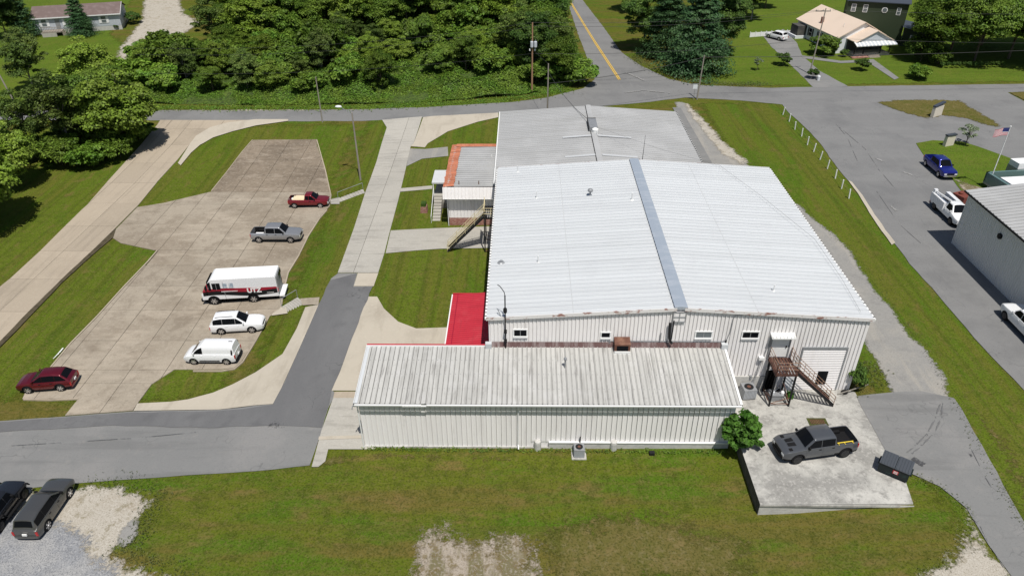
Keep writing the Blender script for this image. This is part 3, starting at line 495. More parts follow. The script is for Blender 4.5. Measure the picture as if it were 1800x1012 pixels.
b = B(); b.box(xm-.55,88.6,hr,xm+.5,91.8,hr+.55,0); b.box(xm-.62,88.6,hr,xm-.55,91.9,hr+.6,1); b.box(xm-.55,91.8,hr,xm+.5,91.9,hr+.6,1); b.build('ridge_vent', ['grey_metal','dark_metal'], RB)
b = B().lathe([(.4,0),(.42,.35),(.2,.5)], (xm+.15,88.2,hr+.1), n=12); b.tube([(xm+.3,87.2,hr+.1),(xm+.3,87.2,hr+.6)], .08); b.build('roof_vent', 'white_paint', RB)
B().box(x0-.12,y0,he-.15,x0,y1,he).build('gutter','white_paint',RB); g = B().box(x1,y0,he-.15,x1+.12,y1,he).build('gutter','dark_metal',RB)
for k in range(40):
    if k == 0: me_ = B().box(x1,-.03,he,x1+.14,.03,he+.05).mesh('gutter_strap','white_paint')
    link('gutter_strap', me_, g, (0,y0+.3+k*.58,0))
# annex
AX0, AX1, AYF, AYB, HF, HB = -12.5, 16.05, 40.33, 46.18, 3.72, 4.5; AW = 40.78
AN = thing('annex', 'long low lean-to annex with grey streaked metal roof along the warehouse front', 'annex')
asl = B().add([(AX0,AYF,HF-.05),(AX1,AYF,HF-.05),(AX1,AYB,HB-.05),(AX0,AYB,HB-.05)], [(0,1,2,3)]).build('roof', 'grey_metal', AN)
NP = 76; pw = (AX1-AX0)/NP; pr = [(.004,0),(.012,.06),(.05,.06),(.058,0),(.1,.002),(pw-.004,0)]
b = B()
for i in range(5): b.add([(pr[i][0],AYF-.03,HF+pr[i][1]),(pr[i+1][0],AYF-.03,HF+pr[i+1][1]),(pr[i+1][0],AYB,HB+pr[i+1][1]),(pr[i][0],AYB,HB+pr[i][1])], [(0,1,2,3)], 1 if i in (2,3) else 0)  # rib flank and strip beside it darkened: seam dirt plus painted rib shade
me = b.mesh('roof_panel', ['dirty_roof','grime_shade'])
for k in range(NP):
    o = link('roof_panel', me, asl, (AX0+k*pw+random.uniform(-.006,.006),0,random.uniform(-.004,.008))); o.rotation_euler[2] = 0
sy = (HB-HF)/(AYB-AYF)
for f in (.25,.5,.75):                                     # screw lines across the sheets
    y = AYF+(AYB-AYF)*f; b = B()
    for k in range(NP): b.box(AX0+k*pw+.15,y-.02,HF+sy*(y-AYF),AX0+k*pw+.21,y+.02,HF+sy*(y-AYF)+.022)
    b.build('screw_row', 'grey_metal', asl)
B().add([(AX0-.04,AYF-.04,HF+.05),(AX0+.28,AYF-.04,HF+.05),(AX0+.28,AYB,HB+.05),(AX0-.04,AYB,HB+.05),(AX0-.04,AYF-.04,HF-.2),(AX0-.04,AYB,HB-.2)], [(0,1,2,3),(0,3,5,4)]).build('gable_trim', 'white_roof', AN)
B().add([(AX1+.06,AYF-.04,HF+.06),(AX1-.12,AYF-.04,HF+.06),(AX1-.12,AYB,HB+.06),(AX1+.06,AYB,HB+.06),(AX1+.06,AYF-.04,HF-.2),(AX1+.06,AYB,HB-.2)], [(0,1,2,3),(0,3,5,4)]).build('gable_trim', 'white_paint', AN)
NW = 74; pw = (AX1-AX0-.4)/NW; pr = [(.02,0),(.03,-.045),(.07,-.045),(.08,0),(pw-.02,0)]
wl = B().box(AX0+.2,AW+.05,-1.4,AX1-.2,AW+.12,HF-.02).build('front_wall', 'wall_metal', AN)
wmeshes = [B().add([(x,AW+y,z0) for x,y in pr]+[(x,AW+y,HF-.05) for x,y in pr], [(i,i+1,i+6,i+5) for i in range(4)]).mesh('wall_panel', 'wall_metal') for z0 in (-1.1,-.5)]
for k in range(NW): x = AX0+.2+k*pw; link('wall_panel', wmeshes[1 if x > .6 else 0], wl, (x,random.uniform(-.004,.004),0))
for x in (AX0+.2, AX1-.2): B().add([(x,AW,-1.4),(x,AYB,-1.4),(x,AYB,HB-.1),(x,AW,HF-.1)], [(0,1,2,3)]).build('side_wall', 'wall_metal', AN)
B().add([(AX0+.2,AYB,-1.4),(WX0,AYB,-1.4),(WX0,AYB,HB-.1),(AX0+.2,AYB,HB-.1)], [(0,1,2,3)]).build('rear_wall', 'wall_metal', AN)
B().box(AX0+.2,AW-.1,-1.5,AX1-.2,AW-.01,-1.02).build('plinth', 'block', AN)
bp = B().box(2.0,AW-.14,-1.5,AX1-.25,AW-.105,-.5).build('block_base', 'block', AN)
b = B().box(2.0,AW-.2,-.5,AX1-.25,AW-.04,-.42); b.build('base_ledge', 'white_paint', AN)
for x in (1.15, 7.0):
    b = B().lathe([(.27,-1.5),(.28,-1.0),(.27,-.5),(.24,-.32),(.1,-.26)], (x,AW-.15,0), n=14); b.build('concrete_pier', 'block', AN)
g = B(); g.prism([(0,0),(0,.12),(-.14,.12),(-.12,0)], lambda u,v,d: (d,AYF-.03+u,HF-.16+v), AX0+.05, AX0+5.0); g.prism([(0,0),(0,.12),(-.14,.12),(-.12,0)], lambda u,v,d: (d,AYF-.03+u,HF-.15+v), AX0+5.4, AX1)
gt = g.build('gutter', 'trim_white', AN)
B().prism([(0,0),(0,.11),(-.13,.11),(-.11,0)], lambda u,v,d: (d,AYF-.05+u,HF-.21+v), AX0+3.6, AX0+5.38).build('loose_gutter', 'trim_white', gt)
B().tube([(-.35,AYF-.08,HF-.15),(-.35,AW-.14,HF-.5),(-.35,AW-.14,-.7),(-.32,AW-.4,-.95)], .055, 8).build('downspout', 'trim_white', AN)
B().tube([(AX0+.1,AYF-.1,HF-.15),(AX0+.12,AW-.1,HF-.55),(AX0+.14,AW-.1,-1.1)], .055, 8).build('downspout', 'trim_white', AN)
b = B().tube([(AX0+.0,AW+.1,HF-.5),(AX0-.25,AW-.05,HF-.65),(AX0-.3,AW-.15,HF-.9)], .04); b.box(AX0-.2,AW+.0,HF-.75,AX0+.15,AW+.2,HF-.45); b.build('lamp_bracket', 'grey_metal', AN)
B().add([(WX0+.05,AYB-.05,HB+.0),(AX1+.1,AYB-.05,HB+.0),(AX1+.1,AYB+.12,HB+.42),(WX0+.05,AYB+.12,HB+.42)], [(0,1,2,3)]).build('flashing', 'maroon_flashing', AN)
B().box(AX0-.04,AYB-.02,HB-.1,WX0,AYB+.06,HB+.1).build('roof_edge', 'trim_white', AN)
for x in (WX0-.3, AX1-.35): B().box(x,AYB-.25,HB-.05,x+.5,AYB+.12,HB+.45).build('corner_cap', 'white_roof', AN)
x = WY(1093,608,46)[0]; b = B(); b.prism([(0,HB+.0),(0,HB+.95),(-.75,HB+.72),(-.75,HB+.0)], lambda u,v,d: (d,AYB+.12+u,v), x-.62, x+.62); lv = b.build('roof_cooler', 'rust', AN)
B().box(x-.45,AYB-.66,HB+.15,x+.45,AYB-.635,HB+.6).build('cooler_grille', 'glass_dark', lv); B().box(x-.62,AYB-.72,HB-.1,x+.62,AYB-.64,HB+.1).build('cooler_tray', 'white_paint', lv)
x, y = PZ(993,648,4.1); z = HF+sy*(y-AYF); b = B().tube([(x,y,z),(x,y,z+.85)], .06, 8); b.lathe([(.12,.8),(.14,.9),(.08,1.0)], (x,y,z), n=10); b.build('vent_pipe', 'grey_metal', AN)
# red canopy
CN = thing('red_canopy', 'bright red metal canopy beside the left wall of the white warehouse', 'canopy')
B().ribs((-6.5,46.35,2.85),(0,1,0),Vector((3.8,0,.35)).normalized(),(0,0,1), 9.85, 0, 3.8, .3, .02, .04).build('canopy_roof', 'red_metal', CN)
B().box(-6.6,46.35,2.68,-6.5,56.25,2.86).build('fascia', 'trim_white', CN); B().box(-6.5,56.2,2.7,-2.72,56.28,3.0).build('fascia', 'red_metal', CN); B().box(-6.05,46.4,2.9,-5.98,56.2,2.94).build('seam', 'wave_red', CN)
for y in (48.5, 52.3, 56): B().box(-6.42,y-.08,-1.2,-6.26,y+.08,2.75).build('post', 'red_metal', CN)
B().box(AX0+.0,AYB+.07,HB-.25,WX0,AYB+.2,HB+.13).build('red_fascia', 'red_metal', CN)
# office
OF = thing('office_building', 'small brick office with rusty orange mansard edge and grey ribbed roof', 'office')
x0, x1, y0, y1 = -8.75, WX0-.35, 76.75, 89.0
B().box(x0,y0,-1.3,x1,y1,.2).build('brick_base', 'brick_wall', OF)
B().ribs((x0,y0,0),(1,0,0),(0,0,1),(0,-1,0), x1-x0, .2, 4.0, .41, .03, .05).build('front_wall', 'wall_metal', OF)
B().ribs((x0,y1,0),(0,-1,0),(0,0,1),(-1,0,0), y1-y0, .2, 4.0, .41, .03, .05).build('side_wall', 'wall_metal', OF)
B().ribs((x0-.1,y0-.2,4.28),(0,1,0),(1,0,.01),(0,0,1), y1-y0, 0, x1-x0+.1, .6, .09, .09).build('roof_deck', 'grey_roof', OF)
B().ribs((x0-.55,y0-.75,3.0),(1,0,0),Vector((0,.4,1.3)).normalized(),(0,-1,.3), x1-x0+.45, 0, 1.36, .41, .035, .06).build('front_fascia', 'wall_metal', OF)
B().box(x0-.55,y0-.78,2.95,x1-.1,y0-.02,3.0).build('soffit', 'white_paint', OF)
B().add([(x0-.55,y0-.75,3.0),(x0-.55,y1+.4,3.0),(x0-.45,y1+.3,4.32),(x0-.45,y0-.35,4.32)], [(0,1,2,3)]).build('side_fascia', 'orange_rust', OF)
me = B().add([(-.5,0,4.3),(.75,.0,4.42),(.75,.57,4.42),(-.5,.57,4.3),(.75,0,4.3),(.75,.57,4.3)], [(0,1,2,3),(1,4,5,2)]).mesh('mansard_sheet', 'orange_rust')
for k in range(22): link('mansard_sheet', me, OF, (x0+random.uniform(-.06,.04),y0-.3+k*.58,random.uniform(0,.02)))
me = B().add([(0,-.75,4.44),(.57,-.75,4.44),(.57,.5,4.32),(0,.5,4.32)], [(0,1,2,3)]).mesh('mansard_sheet', 'orange_rust')
for k in range(10): link('mansard_sheet', me, OF, (x0+.1+k*.58,y1,random.uniform(0,.02)))
for xx, yy in ((x0+1.3,y0+.4),(x0+3.6,y0+.4),(x0+4.8,y0+8)): B().tube([(xx,yy,4.3),(xx,yy,4.75)], .05).build('vent_pipe', 'rust' if yy < 78 else 'white_paint', OF)
b = B().tube([(x0-.1,y0-.1,3),(x0-.1,y0-.1,-.9)], .05); b.build('downspout', 'trim_white', OF)
b = B(); b.box(-11.15,81.2,2.5,-9.6,84.9,2.68); po = b.build('porch_roof', 'white_roof', OF)
for y in (81.3, 84.8): B().box(-11.05,y-.05,-.9,-10.95,y+.05,2.5).build('porch_post', 'trim_white', po)
B().box(-11.0,81.2,-1,-9.0,85,.9).build('porch_deck', 'drive_concrete', OF)
for k in range(9): B().box(-10.95,81.2-.42*(k+1),-1.1,-10.0,81.2-.42*k,.9-.21*(k+1)).build('step', 'drive_concrete', OF)
b = B().tube([(-11.0,81.2,1.9),(-11.0,77.3,0)], .035); b.tube([(-11,77.3,0),(-11,77.3,-.9)], .03); b.build('handrail', 'trim_white', OF)
b = B(); b.prism([(-.45,-.9),(.45,-.9),(.35,0),(-.35,0)], lambda u,v,d: (-12.2+u,80.3+d,v), -.5, .5); pl = tag(b.build('planter', 'brick_wall'), 'small red brick planter box beside the office porch steps', 'planter'); B().box(-12.5,79.9,0,-11.9,80.7,.45).build('soil', 'leaf_dark', pl)
# steel stairs
mat('rust_dark', (.07,.032,.024), .8, [(2,.45,.65,(.13,.06,.04),.7)]); mat('rust_rail', (.3,.19,.13), .8, [(3,.45,.65,(.16,.08,.05),.7)])
def steel_stair(name, label, x0, x1, y0, y1, z0, z1, deck, mt_frame, mt_rail, legs):
    S = thing(name, label, 'staircase')
    n = int((z1-z0)/.2); dx = (x1-x0)
    for k in range(n):
        f = (k+.5)/n; xx = x0+dx*f; zz = z0+(z1-z0)*f; B().box(xx-.07,y0+.06,zz-.02,xx+.07,y1-.06,zz+.02).build('tread', mt_frame, S)
    for y in (y0, y1):
        b = B().prism([(x0,z0),(x0,z0+.3),(x1,z1+.1),(x1,z1-.22)], lambda u,v,d: (u,y+d,v), -.03, .03); b.build('stringer', 'dark_metal', S)
        b = B()
        for h in (.45,.75,1.05): b.tube([(x0,y,z0+h),(x1,y,z1+h)], .028)
        for f in (0,.25,.5,.75,1): xx = x0+dx*f; zz = z0+(z1-z0)*f; b.tube([(xx,y,zz),(xx,y,zz+1.05)], .026)
        b.build('handrail', mt_rail, S)
    dx0, dx1, dy0, dy1 = deck; nb = 7
    for k in range(nb): w = (dx1-dx0)/nb; B().box(dx0+k*w+.035,dy0,z1-.05,dx0+(k+1)*w-.035,dy1,z1).build('deck_plank', mt_frame, S)
    b = B(); 
    for y in (dy0,dy1): b.box(dx0,y-.04,z1-.25,dx1,y+.04,z1-.06)
    for x in (dx0,dx1): b.box(x-.04,dy0,z1-.25,x+.04,dy1,z1-.06)
    b.build('deck_frame', mt_frame, S)
    b = B(); runs = [((dx0,dy0),(dx1 if y0 > dy0+.3 or True else dx1,dy0)),((dx0,dy0),(dx0,dy1))] + ([((dx1,y1),(dx1,dy1))] if dx > 0 or x0 > x1 else [((dx1,dy0),(dx1,dy1))])
    for (ax,ay),(bx,by) in runs:
        for h in (.4,.72,1.05): b.tube([(ax,ay,z1+h),(bx,by,z1+h)], .026)
        for f in (0,.5,1): b.tube([(ax+(bx-ax)*f,ay+(by-ay)*f,z1),(ax+(bx-ax)*f,ay+(by-ay)*f,z1+1.05)], .026)
    b.build('deck_rail', mt_rail, S)
    for (lx,ly) in legs: B().box(lx-.06,ly-.06,z0,lx+.06,ly+.06,z1-.2).build('leg', 'dark_metal', S)
    b = B()
    for (a,c) in zip(legs[:-1], legs[1:]): b.tube([(a[0],a[1],z0+.25),(c[0],c[1],z0+.9)], .03); b.tube([(a[0],a[1],z0+.25),(c[0],c[1],z0+.25)], .03)
    b.build('brace', 'rust', S)
    return S
steel_stair('steel_staircase', 'rusty steel staircase with landing at the white upper door of the warehouse', 24.9, 21.45, 44.25, 45.2, .06, 3.45, (19.75,21.45,44.25,46.28), 'rust_dark', 'rust_rail', [(19.8,46.1),(19.8,44.3),(21.35,44.3),(21.35,46.1)])
steel_stair('fire_escape', 'yellow railed steel stairs up to the warehouse left side landing by the office', -8.5, -4.3, 70.6, 71.6, -1.05, 3.5, (-4.3,-2.75,70.5,73.3), 'dark_metal', 'cream_paint', [(-4.25,70.55),(-2.9,70.55),(-2.9,73.2),(-4.25,73.2)])
# right building
RG = thing('metal_shed', 'grey ribbed metal shed cut off by the right edge beyond the access road', 'shed')
x0, x1, y0, y1, he, hr = 46.95, 64, 36, 71.15, 6.4, 7.6; xm = (x0+x1)/2
B().ribs((47.45,y1-.2,0),(0,-1,0),(0,0,1),(-1,0,0), y1-y0-.2, -.3, he-.02, .305, .04, .07).build('side_wall', 'shed_wall', RG)
B().ribs((x1-.5,y1-.2,0),(-1,0,0),(0,0,1),(0,1,0), x1-x0-1, -.3, lambda q: he+(hr-he)*(1-abs(x1-.5-q-xm)/(xm-x0))-.06, .305, .04, .07).build('rear_wall', 'shed_wall', RG)
for ex in (x0, x1):
    u = Vector((xm-ex,0,hr-he)); B().ribs((ex,y0,he),(0,1,0),u.normalized(),(0,0,1), y1-y0, 0, u.length, .6, .08, .09).build('roof_slope', 'grey_roof', RG)
B().box(x0-.12,y0,he-.16,x0,y1,he).build('gutter', 'dark_metal', RG); B().box(47.38,y1-.3,-.2,47.6,y1-.12,he-.1).build('corner_trim', 'shed_wall', RG)
_d = ray(1758,415); _t = 47.4/_d.x; b = B().lathe([(.3,-.12),(.3,.1),(.2,.16)], (0,0,0), n=14); o = b.build('wall_vent', 'dark_metal', RG); o.location = (47.38,_d.y*_t,CAM_H+_d.z*_t); o.rotation_euler[1] = -math.pi/2
# ================================================================ VEHICLES (forward = +x, wheels on z = 0)
WH = {}
def wheel(parent, x, y, R, w, rim):
    k = (round(R,3), round(w,3), rim)
    if k not in WH:
        t = B().lathe([(R*.7,-w/2),(R*.92,-w/2),(R,-w*.36),(R,w*.36),(R*.92,w/2),(R*.7,w/2)], axis='y', n=24).mesh('wheel', 'tyre', True)
        r = B().lathe([(R*.2,-.012),(R*.7,0),(R*.72,.03)], (0,-w/2-.004,0), 'y', 20)
        for i in range(6):
            a = i*math.pi/3; c, s = math.cos(a), math.sin(a); r.add([(c*R*.1-s*.04,-w/2-.03,s*R*.1+c*.04),(c*R*.1+s*.04,-w/2-.03,s*R*.1-c*.04),(c*R*.68+s*.06,-w/2-.02,s*R*.68-c*.06),(c*R*.68-s*.06,-w/2-.02,s*R*.68+c*.06)], [(0,1,2,3)], 1)
        r.lathe([(R*.16,-.05),(R*.18,-.01)], (0,-w/2,0), 'y', 10, 1)
        WH[k] = (t, r.mesh('rim', ['rim_black', rim]))
    o = link('wheel', WH[k][0], parent, (x, y, R))
    if y > 0: o.rotation_euler[2] = math.pi
    link('rim', WH[k][1], o)
    return o
def lerp_prof(pr):
    xs = [p[0] for p in pr]; zs = [p[1] for p in pr]; return lambda x: float(np.interp(x, xs, zs))
def vehicle(name, label, cat, loc, head, paint, W, xr, xf, wx, R, sill, deck, cab, wins, doors=(), bed=None, rim='rim_silver', ww=.23, bumper='paint', lower=None, grille=True, tum=.3, mirror=None, roofm=None, rails=False, plate=True, reargl=True):
    T = thing(name, label, cat, loc, math.radians(head)); hw = W/2; dk = lerp_prof(deck); Ra = R*1.17
    zmid = sill+.35; zmax = max(z for _, z in deck)
    def plan(x):
        t = max(0, (x-(xf-.75))/.75); u = max(0, ((xr+.5)-x)/.5); return hw*(1-.16*t**2.5-.07*u**2.5)
    def sidey(x, z): return plan(x)*(1-.10*max(0,(z-zmid)/(zmax-zmid+.01))**2-.08*max(0,(zmid-z)/.4)**2)
    def zbot(x):
        z = sill + .1*max(0,(x-(xf-.5))/.5)**2 + .1*max(0,((xr+.4)-x)/.4)**2
        for w in wx:
            if abs(x-w) < Ra: z = max(z, R*.98+math.sqrt(Ra*Ra-(x-w)**2))
        return z
    st = set(np.linspace(xr, xf, 30).round(3)) | {round(p[0],3) for p in deck}
    for w in wx: st |= {round(w+Ra*c,3) for c in (-1.001,-.995,-.96,-.86,-.7,-.5,-.25,0,.25,.5,.7,.86,.96,.995,1.001)}
    if bed: st |= {bed[0], bed[0]+.06, bed[0]+.061, bed[1]-.001, bed[1]}
    st = sorted(s for s in st if xr <= s <= xf); b = B(); NP_ = 10
    def sect(x):
        zb, zt = zbot(x), dk(x); zb = min(zb, zt-.06); pts = []
        for k in range(6): z = zb+(zt-zb)*(k/5)**.9; pts.append((sidey(x,z), z))
        y = pts[-1][0]
        if bed and bed[0]+.055 <= x <= bed[1]: pts += [(y-.03,zt+.02),(y-.1,zt+.01),(y-.12,bed[2]),(0,bed[2])]
        else: pts += [(y-.05,zt+.025),(y*.75,zt+.05),(y*.35,zt+.07),(0,zt+.075)]
        return pts
    rows = [sect(x) for x in st]
    for s in (-1, 1): 
        o = len(b.v); b.v += [(x, s*p[0], p[1]) for x, r in zip(st, rows) for p in r]
        for i in range(len(st)-1):
            for k in range(NP_-1):
                q = (o+i*NP_+k, o+(i+1)*NP_+k, o+(i+1)*NP_+k+1, o+i*NP_+k+1); b.f.append(q if s > 0 else q[::-1])
                b.m.append(1 if (bed and bed[0]+.05 <= st[i] <= bed[1] and k >= 7) else (2 if lower and k == 0 and dk(st[i])-zbot(st[i]) > .1 else 0))
    for i in (0, len(st)-1):
        r = rows[i]; o = len(b.v); b.v += [(st[i], p[0], p[1]) for p in r]+[(st[i], -p[0], p[1]) for p in r[::-1]]; b.f.append(tuple(range(o, o+2*NP_))); b.m.append(0)
    bm_ = bmesh.new()
    body = b.mesh('body', [paint, 'black_plastic', lower or paint], True)
    bm_.from_mesh(body); bmesh.ops.remove_doubles(bm_, verts=bm_.verts, dist=.0008); bmesh.ops.recalc_face_normals(bm_, faces=bm_.faces); bm_.to_mesh(body); bm_.free()
    body.set_sharp_from_angle(angle=math.radians(40)); body = link('body', body, T)
    B().box(xr+.15,-hw*.8,sill*.75,xf-.2,hw*.8,sill+.32).build('chassis', 'underbody', T)
    # cabin
    zr = lerp_prof(cab); c0, c1 = cab[0][0], cab[-1][0]; belt = lambda x: dk(x)
    def cy(x, z): return sidey(x, dk(x))-.035-tum*max(0,z-dk(x))
    cs = sorted(set(np.linspace(c0, c1, 22).round(3)) | {p[0] for p in cab}); b = B(); rows = []
    for x in cs:
        zt = zr(x); zb = dk(x)-.03; zt = max(zt, zb+.01); cr = min(.05, (zt-zb)*.12); ye = cy(x, zt)
        rows.append([(cy(x,zb),zb),(cy(x,zb+(zt-zb)*.5),zb+(zt-zb)*.5),(cy(x,max(zb,zt-.07)),max(zb,zt-.07)),(ye-.05,zt-.01),(ye*.6,zt+cr*.7),(0,zt+cr)])
    for s in (-1, 1):
        o = len(b.v); b.v += [(x, s*p[0], p[1]) for x, r in zip(cs, rows) for p in r]
        for i in range(len(cs)-1):
            for k in range(5): q = (o+i*6+k, o+(i+1)*6+k, o+(i+1)*6+k+1, o+i*6+k+1); b.f.append(q if s > 0 else q[::-1]); b.m.append(0)
    for i in (0, len(cs)-1):
        r = rows[i]; o = len(b.v); b.v += [(cs[i],p[0],p[1]) for p in r]+[(cs[i],-p[0],p[1]) for p in r[::-1]]; b.f.append(tuple(range(o,o+12))); b.m.append(0)
    cm = b.mesh('cabin', [roofm or paint], True); bm_ = bmesh.new(); bm_.from_mesh(cm); bmesh.ops.remove_doubles(bm_, verts=bm_.verts, dist=.0008); bmesh.ops.recalc_face_normals(bm_, faces=bm_.faces); bm_.to_mesh(cm); bm_.free(); cm.set_sharp_from_angle(angle=math.radians(40)); cabin = link('cabin', cm, T)
    for (x0, x1) in wins:
        for s in (-1, 1):
            xs = [x for x in np.linspace(x0, x1, 9) if zr(x)-.1 > dk(x)+.06]
            if len(xs) < 3: continue
            b = B(); vv = []
            for x in xs:
                for z in (dk(x)+.04, zr(x)-.1): vv.append((x, s*(cy(x,z)+.014), z))
            b.add(vv, [(2*i,2*i+2,2*i+3,2*i+1) for i in range(len(xs)-1)]); b.build('side_window', 'glass_dark', cabin)
    def screen(pa, pb, nm, f0, f1, fr=.9):
        d = Vector((pb[0]-pa[0],0,pb[1]-pa[1])); nrm = Vector((d.z,0,-d.x)).normalized()
        if nrm.z < 0: nrm = -nrm
        b = B(); vv = []
        for f in (f0,(f0+f1)/2,f1):
            x, z = pa[0]+(pb[0]-pa[0])*f, pa[1]+(pb[1]-pa[1])*f; z = max(z, dk(x)); y = (cy(x,z)-.05)*fr; cr = min(.05,(z-dk(x)+.03)*.12)
            for t, q in ((-1,0),(-.5,.75),(0,1),(.5,.75),(1,0)): p = Vector((x,y*t,z+cr*q))+nrm*.02; vv.append(p)
        b.add(vv, [(5*i+j,5*i+j+1,5*i+j+6,5*i+j+5) for i in range(2) for j in range(4)]); b.build(nm, 'glass_dark', cabin, True)
    screen(cab[-2], cab[-1], 'windshield', .06, .9)
    if reargl and abs(cab[1][0]-cab[0][0]) > .03: screen(cab[1], cab[0], 'rear_window', .1, .72)
    for (x0, x1) in doors:
        for s in (-1, 1):
            b = B(); vv = []; nz_ = 5
            for x in np.linspace(x0, x1, 5):
                lo, hi = max(zbot(x)+.07, sill+.07), dk(x)-.01
                for k in range(nz_): z = lo+(hi-lo)*k/(nz_-1); vv.append((x, s*(sidey(x,z)+.009), z))
            b.add(vv, [(i*nz_+k,(i+1)*nz_+k,(i+1)*nz_+k+1,i*nz_+k+1) for i in range(4) for k in range(nz_-1)]); d = b.build('door', paint, T, True)
            hx = x0+.1; zz = dk(hx)-.12; yy = s*(sidey(hx,zz)+.02); B().box(hx,yy-.02,zz-.02,hx+.2,yy+.02,zz+.02).build('handle', 'black_plastic' if paint not in ('paint_white',) else 'paint_white', d)
    bc = paint if bumper == 'paint' else bumper
    b = B(); yb = hw*.8; b.prism([(-yb,xf-.12),(-yb*.9,xf+.02),(-yb*.5,xf+.07),(yb*.5,xf+.07),(yb*.9,xf+.02),(yb,xf-.12)], lambda u,v,d: (v,u,d), sill+.02, sill+.24); b.build('front_bumper', bc, T, True)
    yb = hw*.92; b = B(); b.prism([(-yb,xr+.1),(-yb*.93,xr-.04),(-yb*.5,xr-.08),(yb*.5,xr-.08),(yb*.93,xr-.04),(yb,xr+.1)], lambda u,v,d: (v,u,d), sill+.03, sill+.23); b.build('rear_bumper', bc, T, True)
    zf = dk(xf)
    if grille: B().box(xf-.05,-hw*.45,sill+.27,xf+.025,hw*.45,zf-.05).build('grille', 'black_plastic', T)
    for s in (-1, 1):
        y0_, y1_ = sorted((s*hw*.5, s*hw*.82)); b = B().add([(xf+.02,y0_ if s>0 else y1_,zf-.24),(xf-.1,y1_ if s>0 else y0_,zf-.22),(xf-.12,y1_ if s>0 else y0_,zf-.04),(xf+.0,y0_ if s>0 else y1_,zf-.03),(xf-.25,y1_ if s>0 else y0_,zf-.05)], [(0,1,2,3),(1,4,2)]); b.box(xf-.1,y0_,zf-.22,xf+.018,y1_,zf-.06); b.build('headlight', 'lamp_clear', T)
        zt = dk(xr); y0_, y1_ = sorted((s*hw*.78, s*hw*.94)); B().box(xr-.02,y0_,zt-.42,xr+.05,y1_,zt-.08).build('tail_light', 'lamp_red', T)
        mx = mirror if mirror is not None else cab[-1][0]-.35; y = cy(mx,dk(mx)+.1); z = dk(mx)+.06
        B().box(mx,min(s*y,s*(y+.2)),z,mx+.12,max(s*y,s*(y+.2)),z+.18).build('mirror', 'black_plastic' if paint not in ('paint_white','paint_maroon') else paint, T)
        if rails: r0, r1 = cab[1][0]+.15, cab[-2][0]-.25; yy = s*(cy(r0,zr(r0))-.12); B().tube([(r0,yy,zr(r0)+.03),(r0+.12,yy,zr(r0)+.085),(r1-.12,yy,zr(r1)+.085),(r1,yy,zr(r1)+.03)], .022).build('roof_rail', 'black_plastic', T)
        for w in wx: wheel(T, w, s*(hw-ww/2-.01), R, ww, rim)
    if plate: B().box(xr-.095,-.16,sill+.32 if not bed else sill+.1,xr-.03,.16,sill+.48 if not bed else sill+.24).build('number_plate', 'plate', T)
    if bed:
        B().box(bed[0]+.07,-hw+.2,bed[2],bed[1]-.02,hw-.2,bed[2]+.015).build('bed_liner', 'black_plastic', T)
        for w in wx[:1]:
            for s in (-1,1): B().box(w-.4,min(s*(hw-.2),s*(hw-.42)),bed[2],w+.4,max(s*(hw-.2),s*(hw-.42)),bed[2]+.22).build('wheel_box', 'black_plastic', T)
    return T
def at(x, y): return (x, y, H(x,y)+.1)
def pickup(name, label, x, y, z, head, paint, L=5.8, W=1.98, wb=3.65, R=.43, hood=1.14, belt=1.22, roof=1.94, crew=True, rim='rim_silver', bumper='chrome', **k):
    xr, xf = -L/2+.05, L/2-.05; a = wb/2; wx = (-a-.15+.05, a-.05); c0 = -1.15 if crew else -.4
    c0 = k.pop('cabrear', c0); wf = k.pop('wsbase', 1.32); k.setdefault('tum', .22)
    return vehicle(name, label, 'pickup truck', (x,y,z), head, paint, W, xr, xf, wx, R, .45, [(xr,belt),(c0,belt),(wf-.15,belt-.02),(wf+.25,hood+.02),(xf-.35,hood-.04),(xf,hood-.18)],
        [(c0,belt),(c0+.1,roof-.04),(c0+.5,roof),(wf-.72,roof-.01),(wf+.02,belt)], [(c0+.15,c0+1.16),(c0+1.22,wf-.1)] if crew else [(c0+.15,c0+.55),(c0+.6,wf-.1)],
        [(c0+.08,c0+1.08),(c0+1.1,wf-.1)] if crew else [(c0+.52,wf-.1)], (xr,c0-.06,belt-.5), rim, .27, bumper, **k)
red = pickup('pickup_truck', 'dark red pickup with pale cream load in its bed, parked in the lot', -27.45, 84.05, H(-27.4,84)+.1, 0, 'paint_red', 5.1, 1.8, 3.25, .37, 1.02, 1.08, 1.72, False, wsbase=1.2)
b = B(); b.box(-2.0,-.62,.75,-.5,.6,1.06); b.box(-1.75,-.45,1.06,-.45,.62,1.12); tag(b.build('cream_sheets','cream_load'), 'stack of pale cream sheets lying in the bed of the red pickup', 'cargo'); bpy.data.objects['cream_sheets'].location = red.location
b = B(); b.lathe([(.2,0),(.24,.15),(.15,.3)], n=10); o = tag(b.build('white_bag','white_cover'), 'small white bag at the tailgate end of the red pickup bed', 'bag'); o.location = (red.location.x-2.15, red.location.y+.3, red.location.z+.6)
slv = pickup('pickup_truck', 'silver grey crew cab pickup parked just above the delivery truck', -29.05, 75.2, H(-29,75)+.1, 0, 'paint_silver', 5.85, 2.0, 3.68, .41, 1.12, 1.2, 1.92)
b = B(); b.box(-.5,-.3,0,.4,.25,.22); b.box(-.2,-.5,0,.5,-.25,.14); o = tag(b.build('white_sacks','white_cover'), 'white sacks lying in the bed of the silver grey pickup', 'sacks'); o.location = (slv.location.x-1.9, slv.location.y-.3, slv.location.z+.72)
ram = pickup('pickup_truck', 'matt grey crew cab pickup with black hood vents on the loading pad', 21.62, 39.32, .06, 190.5, 'paint_grey', 5.9, 2.06, 3.7, .45, 1.24, 1.32, 2.02, rim='rim_black', bumper='black_plastic', lower='black_plastic')
b = B()
